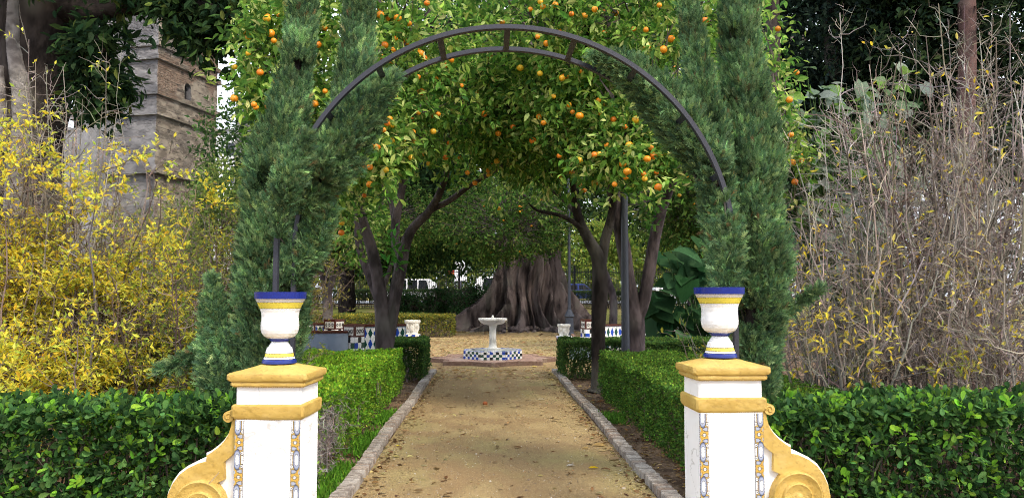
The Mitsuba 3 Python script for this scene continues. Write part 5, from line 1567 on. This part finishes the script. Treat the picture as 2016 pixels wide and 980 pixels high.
BT = 1.0
bl = thing('tiled_bench', 'tiled bench with plain grey-blue back, nearest on the left behind the box hedge', 'bench', 'tiled benches round the square')
p0, p1 = (-4.073, 15.600, 0.920), (-2.799, 15.600, 0.867)
pj = (-2.765, 15.750, 0.860)
bench_run(bl, (p0[0] - .7, 15.6), (p1[0], 15.6), (-3.265, 15.600, 0.868)[2], 1)
pier(bl, pj[0] + .05, 15.72, -.52, (-2.727, 15.700, 1.015)[2], .30)
e0 = np.array([pj[0] + .16, 15.85])
e1 = e0 + np.array([math.cos(.42), math.sin(.42)]) * .95
bench_run(bl, e0, e1, (-2.467, 16.000, 0.983)[2], -1)
bm = thing('tiled_bench', 'tiled bench with chequered pier, second on the left, beyond the grey-blue bench back', 'bench', 'tiled benches round the square')
q0 = (-3.995, 20.200, 0.849)
pier(bm, q0[0], 20.2, -.5, (-3.996, 20.200, 0.980)[2], .36)
bench_run(bm, (q0[0] - 1.6, 20.6), (q0[0] - .2, 20.35), .86, -1)
q0 = (-4.259, 18.200, 0.865)
bn = thing('tiled_bench', 'dim bench pier at the far left, above the capping of the grey-blue bench', 'bench', 'tiled benches round the square')
pier(bn, q0[0], 18.2, .45, (-4.260, 18.200, 0.959)[2], .34)
bench_run(bn, (q0[0] - 1.7, 18.0), (q0[0] - .2, 18.15), .84, -1)
br_ = thing('tiled_bench', 'tiled bench right of the path, seen between the black trunk and the lamp post', 'bench', 'tiled benches round the square')
q0, q1 = (2.655, 20.200, 0.841), (4.185, 20.600, 0.824)
pier(br_, q0[0], 20.2, .25, (2.629, 20.200, 0.974)[2], .34)
bench_run(br_, (q0[0] + .2, 20.25), (q1[0] - .2, 20.6), (3.290, 20.400, 0.819)[2], -1)
pier(br_, q1[0], 20.65, .05, (4.186, 20.600, 0.919)[2], .30)
q2 = (2.431, 19.700, 0.498)
put('arm_block', box((q2[0], 19.72, .26), (.62, .42, .52), .1), 'blue_render', br_)
mb = MB()
tile_grid(mb, (q2[0] - .31, 19.5, .30), (1, 0, 0), (0, -1, 0), .62, .20, 4, 1, lambda i, j: ((.3, .3, .3), TC['w'])[i % 2])
mb.m(box((q2[0], 19.70, .535), (.66, .47, .03), .1), (.58, .57, .53))
put('tile_facing', mb.mesh(), 'glaze', br_, color=mb.col(), kind='stuff')
q3 = (5.857, 18.500, 0.840)
b4 = thing('tiled_bench', 'brown-edged bench end glimpsed low between the dark leaves at the right', 'bench', 'tiled benches round the square')
q3 = (5.081, 21.500, 0.619)
pier(b4, q3[0], 21.5, .3, (5.083, 21.500, 0.718)[2], .3)
bench_run(b4, (q3[0] + .2, 21.5), (q3[0] + 1.5, 21.2), .8, -1)

# ---- carved capital planters ---------------------------------------------------------------------------
def planter(label, x, y, ztop, w, ped):
    k = thing('stone_planter', label, 'planter', 'carved white stone planters')
    n, rows = 64, [(.0, .02), (.70, .0), (.72, .06), (.66, .12), (.70, .3), (.76, .5), (.84, .68), (.93, .80), (1.0, .86), (1.0, .98), (.93, 1.0), (.88, .97), (0, .9)]
    h = w * .86
    pr_ = [np.array(rows[i]) * (1 - t) + np.array(rows[i + 1]) * t for i in range(len(rows) - 1) for t in np.linspace(0, 1, 6, endpoint=False)] + [np.array(rows[-1])]
    v, f = lathe([(r * w / 2, z * h) for r, z in pr_], n)
    a = np.arctan2(v[:, 1], v[:, 0])
    zz_ = v[:, 2] / h
    leafy = np.maximum(0, np.cos(4 * a)) ** 1.5 * np.sin(PI * np.clip((zz_ - .1) / .55, 0, 1)) + np.maximum(0, np.cos(4 * a + PI)) ** 1.5 * np.sin(PI * np.clip((zz_ - .35) / .45, 0, 1)) - .35 * (np.abs(np.sin(8 * a)) < .25) * ((zz_ > .1) & (zz_ < .8))
    rr = np.linalg.norm(v[:, :2], axis=1, keepdims=True)
    out = np.where((rr > .3 * w / 2) & (zz_[:, None] < .84), leafy[:, None] * .075 * w, 0)
    v[:, :2] += v[:, :2] / np.maximum(rr, 1e-6) * (out + (rr > .1 * w) * .02 * w * (meshkit.fbm(v * 40, 3, 3)[:, None] - .5))
    v += np.array([x, y, ztop - h])
    put('capital', (v, f), 'marble', k, smooth=50)
    put('soil', lathe([(0, .02), (w * .40, 0)], 20, (x, y, ztop - h * .06)), 'soil', k)
    zt = ztop - h
    pd = put('pedestal', box((x, y, (zt - .05) / 2), (ped, ped, zt - .05)), 'red_brick', k)
    mb = MB()
    for s in range(4):
        r = rotz(s * PI / 2)
        nn, uu = r @ np.array([0, -1.0, 0]), r @ np.array([1.0, 0, 0])
        tile_grid(mb, np.array([x, y, zt - .07]) + nn * (ped / 2 + .005) - uu * ped / 2, uu, nn, ped, .065, 4, 1, lambda i, j: TC['w'] if i % 2 else TC['b'])
    mb.m(box((x, y, zt - .025), (ped + .01, ped + .01, .05)), TC['w'])
    put('tile_course', mb.mesh(), 'glaze', pd, color=mb.col(), kind='stuff')


for lab_, q, w_, ped_ in (('white carved stone planter on a brick pedestal left of the fountain, before the yellowish hedge', (-2.633, 27.000, 0.769), .56, .50), ('white carved stone planter on a brick pedestal right of the fountain', (2.655, 27.000, 0.622), .47, .50),
                                     ('white carved stone planter behind the grey-blue bench back', (-4.707, 22.000, 0.768), .54, .5), ('white carved stone planter right of the pale forked trunk', (4.939, 24.000, 0.648), .50, .5)):
    planter(lab_, q[0], q[1], q[2], w_, ped_)

# ---- lamp posts --------------------------------------------------------------------------------------------
def lamp(label, x, y, r, h, base=True):
    k = thing('lamp_post', label, 'lamp post', 'grey lamp posts')
    put('pole', lathe([(0, 0), (r * 1.15, 0), (r, 1.5), (r * .8, h), (0, h)], 20, (x, y, 0)), 'lamp_metal', k, smooth=40)
    if base:
        put('base', lathe([(0, 0), (r * 3.4, 0), (r * 3.4, .12), (r * 2.8, .16), (r * 2.6, .75), (r * 3.3, .80), (r * 3.0, .86), (r * 1.4, 1.05), (r * 1.06, 1.08)], 8, (x, y, 0)), 'lamp_metal', k)
    ln = put('lantern', lathe([(0, h), (r * 1.6, h), (r * 3.6, h + .55), (r * 4.2, h + .6), (r * 1.0, h + .85), (0, h + .95)], 6, (x, y, 0)), 'lamp_metal', k)
    put('collar', lathe([(r * .9, h - .3), (r * 1.5, h - .28), (r * 1.5, h - .2), (r * .85, h - .18)], 16, (x, y, 0)), 'lamp_metal', k)


q = (3.221, 30.500, 0.455)
lamp('slim grey lamp post with octagonal foot in front of the fig roots', q[0], 30.5, .062, 6.2)
q = (2.482, 13.900, 1.077)
lamp('thick grey-blue post standing against the pale forked orange trunk', q[0], 13.9, .070, 5.6, False)

# ---- litter: fallen leaves, fallen orange, weeds, twigs ------------------------------------------------------
def litter(name, label, n, fn, L, palette, weights=None, z=.008):
    xy = fn(n)
    n = len(xy)
    P = np.concatenate([xy, np.full((n, 1), z) + rng.uniform(0, .010, (n, 1))], 1)
    P[:, 2] += terrain(P[:, 1])
    a = rng.uniform(0, 2 * PI, n)
    X = np.stack([np.cos(a), np.sin(a), rng.normal(0, .18, n)], 1)
    N = norm(np.array([0, 0, 1.0]) + rng.normal(0, .28, (n, 3)))
    l = L * np.exp(rng.normal(0, .38, n))
    v, f, c = scatter(LEAF4, P, X, N, l, l * rng.uniform(.3, .6, n), pal(n, palette, weights, .25))
    v[..., 2] = np.maximum(v[..., 2], terrain(v[..., 1]) + z - .001)
    k = put(name, (v.reshape(-1, 3), (f[None] + (np.arange(n) * v.shape[1])[:, None, None]).reshape(-1, 3)), 'leaf', color=np.repeat(c, v.shape[1], 0), kind='stuff')
    say(k, label, 'leaves')


LIT = [(.30, .19, .09), (.20, .115, .055), (.42, .30, .14), (.12, .07, .04), (.50, .42, .22)]


def on_path(n):
    y = 4.6 + 13 * rng.uniform(size=n) ** .9
    x = PX + rng.uniform(-1.2, 1.2, n)
    e = rng.uniform(size=n) < .35
    x[e] = PX + np.sign(rng.normal(size=e.sum())) * (1.2 - np.abs(rng.normal(0, .12, e.sum())))
    return np.stack([x, y], 1)


def on_square(n):
    a, r = rng.uniform(0, 2 * PI, n), 7.4 * np.sqrt(rng.uniform(size=n))
    q = np.stack([PX + r * np.cos(a), 22 + r * np.sin(a)], 1)
    return q[(np.linalg.norm(q - FC, axis=1) > 1.7)]


litter('fallen_leaves', 'dry brown leaves scattered over the sandy path', 800, on_path, .050, LIT)
litter('fallen_leaves', 'dry leaves gathered along the kerbs of the path', 700, lambda n: np.stack([PX + rng.choice([-1, 1], n) * (1.19 - np.abs(rng.normal(0, .07, n))), rng.uniform(5, 16.3, n)], 1), .045, LIT)
pb = MB()
ico = trimesh.creation.icosphere(0, 1.0)
n = 2600
pos = np.stack([PX + rng.uniform(-1.2, 1.2, n), 4.7 + 11.5 * rng.uniform(size=n) ** 1.3], 1)
for q in pos:
    s = .0035 * math.exp(rng.normal(0, .45))
    pb.add(ico.vertices * np.array([s * 1.3, s, s * .7]) @ rotz(rng.uniform(0, 6)).T + np.array([q[0], q[1], .007]), ico.faces, np.array([(.40, .34, .27), (.25, .2, .15), (.5, .46, .4), (.16, .12, .09)][rng.integers(4)]))
k = put('pebbles', pb.mesh(), 'stone_vc', color=pb.col(), kind='stuff')
say(k, 'tiny pebbles lying loose on the sandy path', 'pebbles')
litter('fallen_leaves', 'tan leaf litter covering the sandy square round the fountain', 7000, on_square, .085, [(.42, .30, .13), (.52, .40, .19), (.30, .19, .09), (.62, .50, .24)])
litter('fallen_leaves', 'tiny leaf crumbs and bark bits over the path', 2000, on_path, .018, LIT)
litter('fallen_leaves', 'leaf litter on the bare soil under the yellow bushes', 2600, lambda n: np.stack([rng.uniform(-5.6, -1.5, n), rng.uniform(5.0, 12, n)], 1), .055, [(.50, .32, .10), (.58, .42, .08), (.30, .19, .09), (.20, .12, .06)])
litter('fallen_leaves', 'leaf litter on the bare soil under the bare bushes', 2600, lambda n: np.stack([rng.uniform(1.5, 6.0, n), rng.uniform(5.0, 12, n)], 1), .055, [(.50, .32, .10), (.45, .30, .12), (.30, .19, .09), (.20, .12, .06)])
litter('fallen_leaves', 'leaf litter in the beds beside the kerbs', 1800, lambda n: np.stack([PX + rng.choice([-1, 1], n) * rng.uniform(1.4, 2.1, n), rng.uniform(5, 16.5, n)], 1), .045, LIT)
litter('fallen_leaves', 'leaf litter round the fig roots', 3000, lambda n: np.stack([rng.uniform(-9, 12, n), rng.uniform(30, 44, n)], 1), .12, LIT)


def one_leaf(label, px, L, col, a):
    k = numbered('fallen_leaf')
    t = np.array(LEAF4[0])
    P = np.array([[px[0], px[1], .018]])
    v, f, c = scatter(LEAF4, P, np.array([[math.cos(a), math.sin(a), .05]]), np.array([[.1, -.25, 1.0]]), L, L * .42, np.array([col]))
    v = v[0]
    v[:, 2] = np.maximum(v[:, 2], .009)
    scene[k] = mikit.ply((v, f), 'leaf', color=np.repeat(c, len(v), 0))
    say(k, label, 'leaf', 'single leaves lying on the path')


one_leaf('bright yellow leaf lying on the path near the right kerb', (0.929, 7.200, 0.061), .10, (.70, .48, .02), .1)
one_leaf('large curled tan leaf lying on the path, near the right kerb', (1.183, 7.550, 0.087), .15, (.40, .29, .17), .5)
one_leaf('small yellow leaf beside the left kerb', (-0.976, 8.300, 0.041), .06, (.72, .58, .06), .8)
one_leaf('pale grey leaf lying right of the middle of the path', (0.736, 7.300, 0.050), .09, (.50, .47, .42), .3)
one_leaf('cream leaf on the path just below the fallen orange', (0.759, 11.900, 0.005), .14, (.58, .50, .34), .4)
one_leaf('brown leaf lying in the middle of the path', (0.265, 8.200, 0.036), .10, (.20, .11, .05), -.2)
k = numbered('fallen_orange')
q = (-0.041, 11.500, -0.020)
v, f = trimesh.creation.icosphere(2, .037).vertices, trimesh.creation.icosphere(2, .037).faces
scene['peel_old'] = princ(rgb(.36, .11, .035), .6, specular=.3)
scene[k] = mikit.ply((v * [1, 1, .85] + np.array([q[0], 11.5, .022]), f), 'peel_old', smooth=True)
say(k, 'single fallen orange lying in the middle of the path', 'orange')


def weeds(label, n, fn, h, palette, name='weeds', cat='weeds'):
    xy = fn(n)
    n = len(xy)
    P = np.concatenate([xy, np.full((n, 1), .0)], 1)
    a = rng.uniform(0, 2 * PI, n)
    X = norm(np.stack([np.cos(a) * .6, np.sin(a) * .6, np.full(n, .9)], 1) + rng.normal(0, .25, (n, 3)))
    N = norm(np.stack([np.cos(a), np.sin(a), np.full(n, .3)], 1))
    l = h * rng.uniform(.5, 1.3, n)
    v, f, c = scatter(LEAF2, P, X, N, l, l * .22, pal(n, palette, None, .2))
    k = put(name, (v.reshape(-1, 3), (f[None] + (np.arange(n) * 4)[:, None, None]).reshape(-1, 3)), 'leaf', color=np.repeat(c, 4, 0), kind='stuff')
    say(k, label, cat)


def left_strip(n):
    y = np.concatenate([rng.uniform(5.0, 7.4, int(n * .62)), rng.normal(8.5, .35, int(n * .16)), rng.normal(10.2, .3, n - int(n * .62) - int(n * .16))])
    x = rng.uniform(-1.44, -1.17, n) + (y < 7.4) * rng.uniform(-.22, 0, n)
    return np.stack([x, y], 1)


weeds('fresh green weeds along the left kerb', 5200, left_strip, .075, [(.10, .26, .025), (.15, .34, .035), (.07, .19, .02)])
weeds('small tuft of grass beside the right kerb', 420, lambda n: np.stack([rng.normal(1.62, .06, n), rng.normal(10.0, .16, n)], 1), .10, [(.09, .22, .03), (.14, .30, .04)], 'grass_tuft', 'grass')
weeds('thin dry grass on the verge before the street railing', 6000, lambda n: np.stack([rng.uniform(-12, 14, n), rng.uniform(46.5, 50, n)], 1), .16, [(.30, .26, .07), (.22, .24, .06)], 'dry_grass', 'grass')
